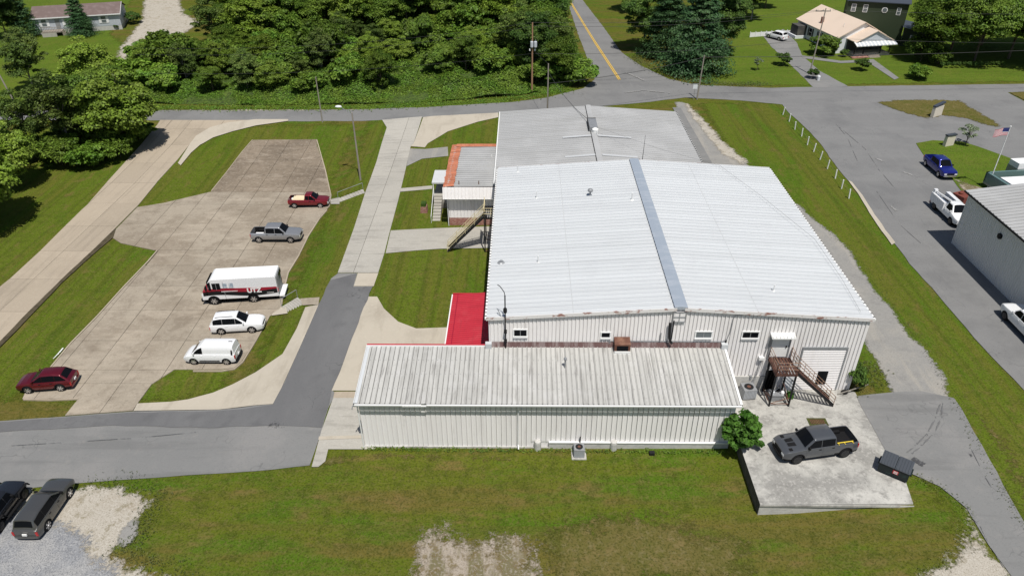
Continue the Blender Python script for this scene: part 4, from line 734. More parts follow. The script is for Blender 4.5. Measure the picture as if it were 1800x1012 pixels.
for s in (-1, 1): b.add([(1.75,s*.05,1.345),(1.75,s*.42,1.335),(2.35,s*.36,1.315),(2.35,s*.05,1.325)], [(0,1,2,3)]); b.box(2.2,min(s*.55,s*.8),1.27,2.45,max(s*.55,s*.8),1.3)
b.build('hood_vent', 'black_plastic', ram)
b = B().tube([(-2.5,.75,1.38),(-1.25,.75,1.38)], .035); b.tube([(-2.4,.75,1.36),(-2.45,.95,1.37)], .025); b.tube([(-1.35,.75,1.36),(-1.3,.95,1.37)], .025); b.tube([(-1.8,.75,1.36),(-1.8,.95,1.37)], .025); o = tag(b.build('yellow_ladder','yellow_strap'), 'yellow rack bar along the bed rail of the matt grey pickup', 'rack'); o.location = ram.location; o.rotation_euler = ram.rotation_euler
pickup('pickup_truck', 'bright blue crew cab pickup beside the oval grass island', 55.05, 90.2, .12, 270, 'paint_blue', 5.7, 2.0, 3.55, .4, 1.15, 1.22, 1.95)
pickup('pickup_truck', 'white pickup in the shed shadow, cut off by the right edge', 46.0, 54.45, .12, 90, 'paint_white', 6.1, 2.03, 3.9, .43, 1.22, 1.3, 2.02, rim='rim_black')
def suv(name, label, x, y, head, paint, L, W, wb, R, roof, belt, hood, z=None, ws=.95, rear=.45, **k):
    xr, xf = -L/2, L/2; a = wb/2; z = H(x,y)+.1 if z is None else z
    return vehicle(name, label, k.pop('cat','suv'), (x,y,z), head, paint, W, xr, xf, (-a,a), R, .3, [(xr,belt-.1),(xr+.25,belt),(ws-.2,belt-.03),(ws+.3,hood+.03),(xf-.5,hood-.05),(xf-.12,hood-.17),(xf,hood-.3)],
        [(xr+.06,belt-.02),(xr+rear,roof-.08),(xr+rear+.7,roof),(ws-.85,roof-.02),(ws+.12,belt-.02)], k.pop('wins',[(xr+.35,xr+1.22),(xr+1.24,.0),(.02,ws-.05)]), k.pop('doors',[(-a+.42,.0),(.02,ws+.05)]), None, k.pop('rim','rim_silver'), .22, **k)
suv('suv', 'white seven-seat suv parked between the delivery truck and the white van', -27.75, 57.25, 6, 'paint_white', 4.9, 1.86, 2.88, .39, 1.78, 1.08, 1.05, tum=.24, rails=True, bumper='paint')
suv('suv', 'dark red suv parked alone on the lot corner beside the grass', -41.75, 48.65, 187, 'paint_maroon', 4.6, 1.84, 2.7, .38, 1.68, 1.05, 1.02, rear=.75, lower='black_plastic')
suv('suv', 'dark grey suv seen from behind on the gravel at lower left', -33.85, 34.45, 90, 'paint_olive', 4.9, 1.88, 2.88, .4, 1.76, 1.08, 1.05, tum=.24, rear=.35)
jeep = vehicle('off_road_car', 'black off-road car cut off by the left edge on the gravel', 'car', at(-37.1,34.3), 90, 'paint_black', 1.88, -2.2, 2.1, (-1.4,1.48), .46, .5, [(-2.2,1.2),(.75,1.2),(1.0,1.18),(2.1,1.05)], [(-2.15,1.2),(-2.1,1.85),(-1.5,1.88),(.45,1.86),(.8,1.2)], [(-2.0,-.9),(-.8,-.1),(0,.62)], [(-.85,-.05),(0,.8)], None, 'rim_black', .3, 'black_plastic')
for s in (-1,1): B().box(-.9,min(s*.9,s*1.1),.42,1.0,max(s*.9,s*1.1),.5).build('running_board', 'black_plastic', jeep)
for w in (-1.4,1.48):
    for s in (-1,1): B().prism([(w-.65,.75),(w-.5,1.08),(w+.5,1.08),(w+.65,.75),(w+.58,.75),(w+.45,1.02),(w-.45,1.02),(w-.58,.75)], lambda u,v,d: (u,d,v), min(s*.9,s*1.05), max(s*.9,s*1.05)).build('wheel_flare', 'black_plastic', jeep)
x, y = G(1364,69); suv('suv', 'small white suv on the far house driveway by the white fence', x, y, 125, 'paint_white', 4.6, 1.85, 2.7, .36, 1.68, 1.04, 1.0)
van = vehicle('cargo_van', 'white panel van parked nearest the grass strip in the lot', 'van', at(-28.5,52.5), 180, 'paint_white', 1.84, -2.35, 2.4, (-1.5,1.5), .36, .3, [(-2.35,1.12),(1.2,1.12),(1.7,1.0),(2.1,.9),(2.4,.7)], [(-2.33,1.1),(-2.22,1.86),(-1.9,1.92),(.6,1.9),(1.0,1.7),(1.65,1.1)], [(.55,1.4)], [(.45,1.45),(-.75,.4)], None, 'rim_silver', .2, 'black_plastic', tum=.16, reargl=False)
B().box(-.9,-.925,.42,.95,-.9,.52).build('side_moulding', 'black_plastic', van); B().box(-.9,.9,.42,.95,.925,.52).build('side_moulding', 'black_plastic', van)
for s in (-1,1): B().add([(-2.2,s*.885,1.15),(-2.05,s*.89,1.15),(-2.1,s*.8,1.62),(-2.22,s*.8,1.62)], [(0,1,2,3)]).build('tail_light_trim', 'black_plastic', van)
B().box(-2.05,-.12,1.93,-1.7,-.02,1.97).build('roof_lamp', 'black_plastic', van)
# delivery step van
DV = thing('delivery_truck', 'white delivery step van with red and black wave graphics', 'delivery truck', at(-29.75,62.7), math.radians(186))
W2 = 1.1; Y_ = lambda u,v,d: (u,d,v)
b = B().prism([(-4.55,.62),(-4.55,2.94),(-4.45,3.02),(1.8,3.02),(2.0,2.95),(2.22,2.62),(2.35,1.75),(2.95,1.5),(3.1,1.1),(3.1,.6)], Y_, -W2, W2); bd = b.build('body', 'paint_white', DV)
md = bd.modifiers.new('bevel', 'BEVEL'); md.width = .06; md.segments = 2; md.limit_method = 'ANGLE'
B().box(-4.4,-.95,.3,2.9,.95,.62).build('chassis', 'underbody', DV)
B().box(-4.5,-W2+.05,3.02,1.75,W2-.05,3.035).build('roof_skin', 'white_cover', DV)
for s in (-1, 1):
    def SY(u, v, d, s=s): return (u, s*(W2+d), v)
    top = [(x, 1.8+.14*math.sin((x+1.2)*.75)) for x in np.linspace(-4.5,2.3,20)]; bot = [(x, 1.02+.14*math.sin((x+.2)*.85)) for x in np.linspace(2.9,-4.5,20)]
    B().prism(top+[(2.9,1.5)]+bot, SY, 0, .008).build('black_wave', 'black_plastic', bd)
    rb = [(x, 1.52+.14*math.sin((x-.3)*.8)) for x in np.linspace(2.9,-4.5,20)]; tp2 = [(x, 1.86+.05*math.sin((x+1)*.6)) for x in np.linspace(-4.5,2.3,20)]
    B().prism(tp2+[(2.9,1.52)]+rb, SY, .001, .013).build('red_band', 'wave_red', bd)
    for k in range(3): B().prism([(-.25+k*.62,1.95),(.2+k*.62,1.95),(.2+k*.62,2.5),(-.25+k*.62,2.5)], SY, 0, .01).build('poster_panel', 'poster', bd)
    w = B().prism([(1.05,1.8),(1.85,1.8),(1.85,2.55),(1.05,2.55)], SY, 0, .015).build('side_window', 'glass_dark', bd); B().prism([(1.43,1.8),(1.47,1.8),(1.47,2.55),(1.43,2.55)], SY, .015, .03).build('window_bar', 'grey_metal', w)
    B().prism([(1.98,1.72),(2.28,1.72),(2.22,2.6),(1.98,2.75)], SY, 0, .015).build('quarter_window', 'glass_dark', bd)
    B().prism([(.72,.66),(.76,.66),(.76,2.7),(.72,2.7)], SY, 0, .012).build('door_seam', 'grey_metal', bd)
    for x0 in np.linspace(-.55,.95,14): B().prism([(x0,1.5),(x0+.08,1.5),(x0+.08,1.6),(x0,1.6)], SY, .012, .018).build('slogan_mark', 'white_paint', bd)
    for x0 in np.linspace(-4.1,-3.5,7): B().prism([(x0,1.12),(x0+.06,1.12),(x0+.06,1.2),(x0,1.2)], SY, .012, .018).build('slogan_mark', 'white_paint', bd)
    tc = bpy.data.curves.new('lettering', 'FONT'); tc.body = 'UTZ'; tc.size = .72; tc.extrude = .008; tc.offset = .03; to = bpy.data.objects.new('lettering', tc); COL.objects.link(to); bpy.context.view_layer.update()
    me = bpy.data.meshes.new_from_object(to.evaluated_get(bpy.context.evaluated_depsgraph_get())); bpy.data.objects.remove(to); me.materials.clear(); me.materials.append(MATS['white_paint'])
    o = link('lettering', me, bd); o.location = (-1.5 if s > 0 else -2.85, s*(W2+.025), 1.28); o.rotation_euler = (math.pi/2, 0, math.pi if s > 0 else 0)
    for xw in (-1.98, 1.98):
        B().prism([(xw+.62*math.cos(a), .46+.62*math.sin(a)) for a in np.linspace(-.2,math.pi+.2,16)], SY, 0, .02).build('wheel_arch', 'underbody', bd); wheel(DV, xw, s*(W2-.1), .46, .27, 'rim_silver')
    B().box(2.4,min(s*W2,s*(W2+.35)),1.9,2.5,max(s*W2,s*(W2+.35)),2.35).build('mirror', 'black_plastic', DV)
    B().box(3.06,min(s*.65,s*.95),.95,3.13,max(s*.65,s*.95),1.2).build('headlight', 'lamp_clear', DV); B().box(-4.6,min(s*.95,s*1.06),1.2,-4.54,max(s*.95,s*1.06),1.6).build('tail_light', 'lamp_red', DV)
B().add([(2.33,-.95,1.82),(2.33,.95,1.82),(2.3,.95,2.68),(2.3,-.95,2.68)], [(0,1,2,3)]).build('windshield', 'glass_dark', DV); bpy.data.objects[DV.children[-1].name].location.x = .06
B().add([(2.4,-W2+.1,1.76),(2.4,W2-.1,1.76),(2.98,W2-.12,1.52),(2.98,-W2+.12,1.52)], [(0,1,2,3)]).build('hood', 'wave_red', DV); DV.children[-1].location.z = .02
B().box(3.06,-1.05,.42,3.25,1.05,.72).build('front_bumper', 'black_plastic', DV); B().box(3.05,-.5,.8,3.13,.5,1.3).build('grille', 'black_plastic', DV)
B().box(-5.1,-1.05,.55,-4.58,1.05,.72).build('rear_bumper', 'white_cover', DV)
b = B()
for k in range(5): b.box(-4.62,-.85+k*.38,.8,-4.56,-.65+k*.38,2.8)
b.build('rear_door', 'grey_metal', DV); B().box(-4.64,-1.05,2.3,-4.56,.1,2.75).build('rear_window', 'glass_dark', DV)
# service truck behind the shed
SV = vehicle('service_truck', 'white utility service truck with crane boom half hidden behind the grey shed', 'truck', (50.2,77.2,.1), 270, 'paint_white', 2.1, -3.2, 3.0, (-2.0,1.9), .44, .5, [(-3.2,.85),(-.2,.85),(0,1.3),(1.5,1.3),(1.9,1.25),(3.0,1.05)], [(-.1,1.0),(0,2.05),(.3,2.1),(1.0,2.08),(1.7,1.3)], [(.2,1.4)], [(.1,1.5)], None, 'rim_black', .3, 'chrome')
for s in (-1, 1):
    bx = B().box(-3.2,min(s*.6,s*1.08),.8,-.15,max(s*.6,s*1.08),1.75).build('tool_locker', 'paint_white', SV)
    for k in range(4): B().box(-3.1+k*.74,min(s*1.08,s*1.095),.9,-2.42+k*.74,max(s*1.08,s*1.095),1.68).build('locker_door', 'paint_white', bx)
B().box(-3.2,-.6,.85,-.2,.6,1.0).build('bed_floor', 'black_plastic', SV); B().tube([(-3.0,-.75,1.95),(.3,-.6,2.2)], .11, 8).build('crane_boom', 'paint_white', SV); B().box(-3.25,-.95,1.7,-2.85,-.55,2.15).build('crane_base', 'paint_white', SV)
b = B().box(-3.7,-.5,.5,-3.3,.5,.65); b.box(-3.75,-.3,.6,-3.55,-.05,1.2); b.box(-3.7,.1,.6,-3.5,.4,1.1); b.build('rear_vice', 'dark_metal', SV)
b = B(); b.box(-.8,-.8,.4,.8,.8,1.7); b.lathe([(.25,1.7),(.25,1.9),(.1,1.95)], (-.2,.2,0), n=12); b.box(-.7,-.6,0,-.5,.6,.4); b.box(.5,-.6,0,.7,.6,.4); o = tag(b.build('compressor','rust_red'), 'rust red machine standing beside the white service truck', 'machine'); o.location = (*PZ(1690,352,1),.1); o.rotation_euler[2] = .4
# teal-railed trailer behind the shed
x, y = PZ(1772,318,1.6); TR = thing('work_trailer', 'teal railed trailer with white covers near the flagpole', 'trailer', (x+2.5,y,.1), .12)
b = B(); b.box(-4.2,-2.2,.5,5,2.2,.7); b.build('trailer_floor', 'grey_metal', TR)
for y0 in (-2.2, 1.95): B().box(-4.2,y0,.7,5,y0+.25,2.0).build('side_rail', 'teal_paint', TR)
B().box(-4.2,-2.2,.7,-3.9,2.2,2.0).build('end_rail', 'teal_paint', TR); B().box(-3.8,-1.9,.75,4.8,.2,2.1).build('cover', 'white_cover', TR); B().box(.2,2.5,2.0,5,4.2,2.7).build('cover', 'white_cover', TR); B().box(-3.7,.4,.75,1,1.8,1.2).build('load', 'dirt', TR); B().box(.2,2.4,.4,5,4.3,2.0).build('locker', 'grey_metal', TR)
for s in (-1,1):
    for xx in (1,2.2): wheel(TR, xx, s*2.1, .42, .25, 'rim_black')
# dumpster
dx_, dy_ = PZ(1571,832,.06); DU = thing('dumpster', 'dark green dumpster with grey plastic lids at the loading pad edge', 'dumpster', (26.75,37.25,.08), math.radians(-36))
b = B().prism([(-.55,.12),(.6,.12),(.6,1.12),(-.55,.88)], lambda u,v,d: (d,u,v), -1.0, 1.0); b.build('bin_body', 'dumpster_green', DU)
for s in (-1,1):
    ld = B().prism([(-.6,.9),(.62,1.15),(.62,1.19),(-.6,.94)], lambda u,v,d: (d,u,v), min(s*.02,s*1.02), max(s*.02,s*1.02)).build('lid', 'lid_plastic', DU)
    for k in range(5): B().prism([(-.55,.95),(.55,1.17),(.55,1.215),(-.55,.99)], lambda u,v,d: (d,u,v), s*.12+s*k*.19-.03, s*.12+s*k*.19+.03).build('lid_rib', 'lid_plastic', ld)
    B().box(min(s*1.0,s*1.12),-.3,.55,max(s*1.0,s*1.12),.35,.75).build('fork_pocket', 'dumpster_green', DU); B().box(s*.8-.1,-.5,0,s*.8+.1,.55,.12).build('skid', 'dark_metal', DU)
b = B(); b.box(-.05,-.565,.42,.32,-.552,.72,0)
for k in range(3): b.box(0,-.572,.46+k*.09,.27,-.566,.495+k*.09,1)
b.build('warning_sign', ['lamp_red','plate'], DU)
# ================================================================ HOUSES
def gable_house(name, label, loc, rz, w, d, hw_, hr_, wallm, roofm, ov=.4, cat='house', base=None):
    T = thing(name, label, cat, loc, rz)                     # ridge runs along local y; front faces -y
    b = B(); b.add([(-w/2,0,-.8),(w/2,0,-.8),(w/2,0,hw_),(0,0,hr_),(-w/2,0,hw_),(-w/2,d,-.8),(w/2,d,-.8),(w/2,d,hw_),(0,d,hr_),(-w/2,d,hw_)], [(0,1,2,3,4),(9,8,7,6,5),(0,4,9,5),(1,6,7,2)]); b.build('wall', wallm, T)
    k = (hr_-hw_)/(w/2)
    for s in (-1,1):
        xe = s*(w/2+ov); ze = hw_-k*ov; b = B(); b.add([(0,-ov,hr_+.05),(xe,-ov,ze+.05),(xe,d+ov,ze+.05),(0,d+ov,hr_+.05),(0,-ov,hr_+.2),(xe,-ov,ze+.2),(xe,d+ov,ze+.2),(0,d+ov,hr_+.2)], [(4,5,6,7),(0,3,2,1),(0,1,5,4),(1,2,6,5),(2,3,7,6)]); b.build('roof', roofm, T)
    return T
def hwin(parent, p, u, w, h, mg='glass_dark', shutters=False):    # window on an upright wall: p centre, u along the wall, outward = u x z
    p, u = Vector(p), Vector(u).normalized(); n_ = u.cross(Vector((0,0,1))); f = lambda a,c,d: tuple(p+u*a+Vector((0,0,c))+n_*d)
    o = B().prism([(-w/2-.09,-h/2-.09),(w/2+.09,-h/2-.09),(w/2+.09,h/2+.09),(-w/2-.09,h/2+.09)], f, 0, .05).build('window', 'trim_white', parent)
    B().prism([(-w/2,-h/2),(w/2,-h/2),(w/2,h/2),(-w/2,h/2)], f, .05, .06).build('pane', mg, o); B().prism([(-w/2,-.03),(w/2,-.03),(w/2,.03),(-w/2,.03)], f, .06, .075).build('mullion', 'trim_white', o)
    if shutters:
        for s in (-1,1): B().prism([(s*(w/2+.32)-.2,-h/2-.05),(s*(w/2+.32)+.2,-h/2-.05),(s*(w/2+.32)+.2,h/2+.05),(s*(w/2+.32)-.2,h/2+.05)], f, 0, .06).build('shutter', 'trim_white' if shutters == 'w' else 'dark_metal', o)
    return o
# white bungalow with cream roof
hx, hy = 66.0, 147.0; ra = math.radians(11); hz = H(hx,hy)
HS = gable_house('bungalow', 'white bungalow with cream metal roof and striped porch awning', (hx,hy,hz), ra, 9.6, 15.5, 3.1, 5.6, 'siding_white', 'cream_roof')
pw_ = 7.6
b = B().add([(-pw_/2+1,-3,2.9),(0+1,-3,4.7),(pw_/2+1,-3,2.9)], [(0,1,2)]); b.build('porch_gable', 'siding_grey', HS)
for s in (-1,1): B().add([(1,-3.3,4.85),(1+s*(pw_/2+.3),-3.3,2.85),(1+s*(pw_/2+.3),.1,2.85),(1,.1,4.85),(1,-3.3,4.72),(1+s*(pw_/2+.3),-3.3,2.72),(1+s*(pw_/2+.3),.1,2.72),(1,.1,4.72)], [(0,1,2,3),(4,7,6,5),(0,4,5,1),(1,5,6,2)]).build('porch_roof', 'cream_roof', HS)
aw = B().box(1-pw_/2-.5,-3.0,2.6,1+pw_/2+.5,-2.9,2.85).build('awning', 'trim_white', HS)
for k in range(22):
    x = 1-pw_/2-.5+k*.39; B().add([(x,-3.0,2.85),(x+.36,-3.0,2.85),(x+.36,-4.1,2.35),(x,-4.1,2.35),(x,-4.1,2.2),(x+.36,-4.1,2.2)], [(0,1,2,3),(3,2,5,4)]).build('awning_slat', 'trim_white' if k%2 == 0 else 'siding_grey', aw)
B().box(1-pw_/2,-3,-.6,1+pw_/2,0,.45).build('porch_deck', 'drive_concrete', HS); B().box(1-pw_/2,-.08,.45,1+pw_/2,-.01,2.7).build('porch_wall', 'black_wall', HS)
for x in (-2.7,-.8,2.8,4.7): B().box(x-.08,-2.95,.45,x+.08,-2.8,2.7).build('porch_post', 'dark_metal', HS)
for k in range(5): B().box(.1,-3.1-.32*(k+1),-.6,2.4,-3.1-.32*k,.4-.16*(k+.5)).build('step', 'weathered_wood', HS)
for y in (3.5,6.5,10): hwin(HS, (-4.82,y,1.7), (0,-1,0), 1.0, 1.5, shutters='d')
b = B(); b.box(-3.9,8.3,3.6,-3.4,8.8,5.0); b.build('chimney', 'brick_wall', HS); B().tube([(-2.6,2.5,4.2),(-2.6,2.5,5.1)], .05).build('vent_pipe','trim_white',HS)
B().box(-7.2,11.5,-.6,-4.8,15,.7).build('side_deck', 'siding_white', HS); B().box(-6.8,11.7,.7,-4.85,14.5,2.6).build('side_porch', 'black_wall', HS)
B().box(-3.5,-3.9,-.1,.0,-3.1,.15).build('flower_bed', 'brick_wall', HS)
# dark green house
gx, gy = G(1572,79); gy += .5; GH = thing('green_house', 'tall dark green house with slate blue roof behind the bungalow', 'house', (gx,gy,H(gx,gy)), math.radians(-19))
w, d, h0, h1 = 10.2, 8.5, 7.9, 8
B().add([(-w,0,-1),(w*.1,0,-1),(w*.1,0,h0),(-w,0,h0),(-w,d,-1),(w*.1,d,-1),(w*.1,d,h0),(-w,d,h0)], [(0,1,2,3),(4,7,6,5),(0,3,7,4),(1,5,6,2)]).build('wall', 'green_siding', GH)
B().add([(-w-.3,-.4,h0),(w*.1+.3,-.4,h0),(w*.1+.3,d/2,h0+1.7),(-w-.3,d/2,h0+1.7),(w*.1+.3,d+.4,h0),(-w-.3,d+.4,h0)], [(0,1,2,3),(3,2,4,5)]).build('roof', 'slate_roof', GH)
B().add([(w*.1+.01,.2,3.2),(w*.1+.01,d-.2,3.2),(w*.1+.01,d-.2,h0),(w*.1+.01,d/2,h0+1.4),(w*.1+.01,.2,h0)], [(0,1,2,3,4)]).build('gable_wall', 'pale_green', GH)
B().box(-w-.3,-.42,h0-.12,w*.1+.3,-.36,h0+.03).build('gutter', 'slate_roof', GH)
B().add([(w*.1,-1.2,-1),(w*.1+5,-1.2,-1),(w*.1+5,-1.2,2.7),(w*.1,-1.2,3.6),(w*.1+5,6,-1),(w*.1+5,6,2.7),(w*.1,6,3.6)], [(0,1,2,3),(1,4,5,2)]).build('wing_wall', 'green_siding', GH)
B().add([(w*.1-.2,-1.5,3.7),(w*.1+5.3,-1.5,2.7),(w*.1+5.3,6.3,2.7),(w*.1-.2,6.3,3.7)], [(0,1,2,3)]).build('wing_roof', 'slate_roof', GH)
for x, z, ww_, hh in ((-9.0,6.5,.7,1.3),(-6.8,6.5,.7,1.3),(-8.6,3.2,.7,1.5),(-.6,6.3,.6,1.2)): hwin(GH, (x,-.01,z), (1,0,0), ww_, hh, 'glass_mid')
b = B().lathe([(.55,0),(.55,.08)], axis='y', n=16); o = b.build('round_window', 'trim_white', GH); o.location = (-3.2,-.09,6.4); B().lathe([(.42,0),(.42,.03)], axis='y', n=16).build('pane', 'glass_mid', o); o.children[0].location = (0,-.03,0)
hwin(GH, (w*.1+2,-1.21,1.4), (1,0,0), .8, 1.5, 'glass_mid')
# grey mobile home, far left
x0, y0 = G(66,62); x1, y1 = G(216,52); a = math.atan2(y1-y0, x1-x0); Lh = math.hypot(x1-x0, y1-y0); MH = thing('mobile_home', 'long pale grey mobile home with brown roof at upper left', 'house', (x0,y0,H(x0,y0)), a)
B().box(0,0,-.5,Lh,7.5,.9).build('block_base', 'block', MH)
b = B(); b.add([(0,0,.9),(Lh,0,.9),(Lh,0,3.5),(0,0,3.5),(0,7.5,.9),(Lh,7.5,.9),(Lh,7.5,3.5),(0,7.5,3.5),(Lh,3.75,4.9),(0,3.75,4.9)], [(0,1,2,3),(1,5,6,8,2),(4,0,3,9,7),(5,4,7,6)]); b.build('wall', 'siding_grey', MH)
sd = B()
for z in np.arange(1.0,3.4,.2): sd.box(-.01,-.03,z,Lh+.01,-.001,z+.16)
sd.build('siding', 'siding_grey', MH)
for s, yy in ((0,-.45),(1,7.95)): B().add([(-.4,yy,3.4),(Lh+.4,yy,3.4),(Lh+.4,3.75,5.05),(-.4,3.75,5.05)], [(0,1,2,3)]).build('roof', 'roof_brown', MH)
B().box(-.4,-.5,3.22,Lh+.4,-.44,3.42).build('fascia', 'trim_white', MH); B().prism([(-.45,3.2),(3.75,4.85),(3.75,5.05),(-.45,3.42)], lambda u,v,d_: (Lh+.4+d_,u,v), 0, .06).build('fascia', 'trim_white', MH)
for x in (2.0,6.5,9.2,Lh-3.2): hwin(MH, (x,-.04,2.3), (1,0,0), .9, 1.3, 'glass_mid', 'w')
B().box(4.1,-.06,.95,5.0,-.03,3.0).build('door', 'grey_metal', MH)
B().box(1.6,-2.4,.75,5.4,-.1,.9).build('deck', 'weathered_wood', MH); b = B()
for x in np.arange(1.6,5.4,.3): b.box(x,-2.42,.9,x+.06,-2.36,1.8)
b.box(1.6,-2.44,1.8,5.4,-2.34,1.88); b.build('deck_rail', 'weathered_wood', MH); B().box(1.6,-2.4,-.6,4.4,-2.3,.75).build('deck_skirt', 'drive_concrete', MH)
for k in range(4): B().box(5.4+.3*k,-1.9,-.5,5.7+.3*k,-.6,.75-.2*k).build('step', 'weathered_wood', MH)
# white vinyl fence on the driveway
p, q = Vector(G(1318,66)), Vector(G(1392,60)); FE = thing('vinyl_fence', 'low white vinyl fence behind the small suv at the bungalow drive', 'fence')
for k in range(9):
    c = p.lerp(q, k/8); B().box(c.x-.07,c.y-.07,0,c.x+.07,c.y+.07,1.5).build('post', 'trim_white', FE)
    if k < 8: e = p.lerp(q, (k+1)/8); B().add([(c.x,c.y,.1),(e.x,e.y,.1),(e.x,e.y,1.35),(c.x,c.y,1.35)], [(0,1,2,3)]).build('panel', 'trim_white', FE)
# ================================================================ POLES AND WIRES
def pole(px_, py_, h, label, m='wood_pole', arm=None, r=.14, transformer=0, name='utility_pole', lean=(0,0), insul=False):
    x, y = G(px_, py_); z = H(x,y); T = thing(name, label, 'utility pole', (x,y,z))
    B().tube([(0,0,-.3),(lean[0],lean[1],h)], [r,r*.65], 8).build('shaft', m, T)
    if arm:
        B().box(-arm,-.1,h-.55,arm,.06,h-.4).build('crossarm', 'wood_pole', T)
        for q_ in (-arm+.1,0,arm-.1): B().lathe([(.05,0),(.07,.1),(.03,.2)], (q_,0,h-.4), n=8).build('insulator', 'grey_metal', T)
    for k in range(transformer):
        s = -.18 if k == 0 else .42; c = B().lathe([(.24,0),(.26,.1),(.26,.85),(.2,.95)], (s+.1,-.25,h-3.9), n=14).build('transformer', 'siding_grey', T); B().lathe([(.05,.95),(.04,1.2)], (s+.1,-.25,h-3.9), n=8).build('bushing', 'grey_metal', c)
    if transformer:
        for s in (-.4,.45): B().box(s-.1,-.2,h-4.5,s+.1,0,h-4.2).build('cable_box', 'trim_white', T)
    return T, Vector((x+lean[0], y+lean[1], z+h))
tp = {}; mat('wire_grey', (.16,.16,.16), .6)
_, tp['a'] = pole(935,163,11.6,'tall brown utility pole with two grey transformers at the wood edge','brown_pole',None,.17,2)
_, tp['b'] = pole(962,210,8.7,'grey utility pole rising behind the rear warehouse ridge')
_, tp['c'] = pole(1225,175,7.3,'leaning grey pole at the junction beside the corner signs',lean=(.25,0))
_, tp['d'] = pole(1423,131,11.5,'tall pale utility pole with crossarm beside the bungalow driveway',arm=1.3,lean=(.4,0))
_, tp['e'] = pole(634,317,9.4,'grey wooden pole standing in grass beside the concrete drive')
_, tp['f'] = pole(567,215,7.2,'thin weathered pole at the main road edge above the parking lot',r=.11)
_, tp['g'] = pole(27,182,11,'leaning pale pole at the far left edge above the road','wood_pole',lean=(-2.2,.5))
_, tp['h'] = pole(190,232,5,'short pale pole half hidden by the large roadside tree','wood_pole',r=.1,lean=(-.5,0))
x, y = G(457,214)
def wire(name_pts, sag, label, r=.022):
    b = B(); n_ = 24; a, c = name_pts
    b.tube([a.lerp(c, i/n_)+Vector((0,0,-4*sag*(i/n_)*(1-i/n_))) for i in range(n_+1)], r, 5); tag(b.build('power_line', 'wire'), label, 'wire')
far_l = Vector((-62,117,9.5))
wire((tp['a'], tp['d']+Vector((-1.2,0,-.3))), .8, 'upper thin wire from the transformer pole to the crossarm pole')
wire((tp['a']+Vector((0,0,-.5)), tp['d']+Vector((0,0,-.3))), 1.1, 'second thin wire from the transformer pole to the crossarm pole')
wire((tp['a']+Vector((0,0,-5)), tp['d']+Vector((0,0,-5))), .9, 'low thin wire between the transformer pole and the crossarm pole')
wire((tp['a'], far_l), 1.4, 'upper wire from the transformer pole across the wooded bank'); wire((tp['a']+Vector((0,0,-.6)), far_l+Vector((0,0,-1))), 1.6, 'second wire from the transformer pole across the wooded bank'); wire((tp['a']+Vector((0,0,-5)), far_l+Vector((0,0,-4))), 1.2, 'lowest wire from the transformer pole across the wooded bank')
wire((tp['b']+Vector((0,0,-3)), tp['c']+Vector((0,0,-.3))), .5, 'dark cable from the grey pole to the junction pole', .035)
wire((tp['c']+Vector((0,0,-.3)), Vector((112,123,8.5))), .6, 'dark cable from the junction pole to the right edge', .035)
wire((tp['d']+Vector((1.2,0,-.3)), Vector((130,130,12))), .8, 'upper wire from the crossarm pole to the right edge'); wire((tp['d']+Vector((0,0,-5)), Vector((130,130,7))), .8, 'lower wire from the crossarm pole to the right edge')
wire((tp['a']+Vector((0,0,-4.2)), tp['b']), .1, 'short slanting wire from the transformer pole to the grey pole')
wire((tp['b']+Vector((.2,-.2,-1.5)), Vector((8.6,91,6.9))), .7, 'sagging service wire from the grey pole to the rear roof vent', .03)
_w = [Vector((9.3,88.4,7.0))]+[Vector((*PZ(a,c,z),z)) for a,c,z in ((1160,262,7.6),(1265,291,7.9),(1340,346,7.8),(1432,420,7.7),(1480,490,7.6),(1513,548,7.5))]
b = B(); b.tube(_w, .011, 5); tag(b.build('power_line', 'wire_grey'), 'thin service wire crossing the white warehouse roof to its front right corner', 'wire')
# service mast on front wall
MT = thing('antenna_mast', 'thin dark antenna mast fixed to the left front wall of the warehouse', 'mast', (-1.38,46.05,4.5))
B().tube([(0,0,-.2),(0,0,5.0)], .05, 8).build('mast_pole', 'dark_metal', MT); b = B().tube([(0,0,5.0),(-.05,0,5.3),(-.35,.1,5.75),(-.55,.1,5.9)], .03); b.build('mast_tip', 'dark_metal', MT); B().lathe([(.12,3.4),(.16,3.55),(.14,3.8)], n=10).build('insulator', 'dark_metal', MT)
for z in (.6,1.5): B().box(-.12,-.1,z,.12,.2,z+.15).build('bracket', 'dark_metal', MT)
B().tube([(0,0,2.6),(-.35,.3,2.9),(-.6,.5,3.4)], .035).build('side_arm', 'grey_metal', MT)
b = B().tube([(0,0,0),(.1,.05,3.3)], [.04,.015], 6); b.tube([(0,0,0),(-.9,.1,.0)], .02); o = tag(b.build('whip_antenna','dark_metal'), 'thin whip antenna standing just behind the white roof ridge', 'antenna'); o.location = (*PZ(1129,281,6.3),6.0)
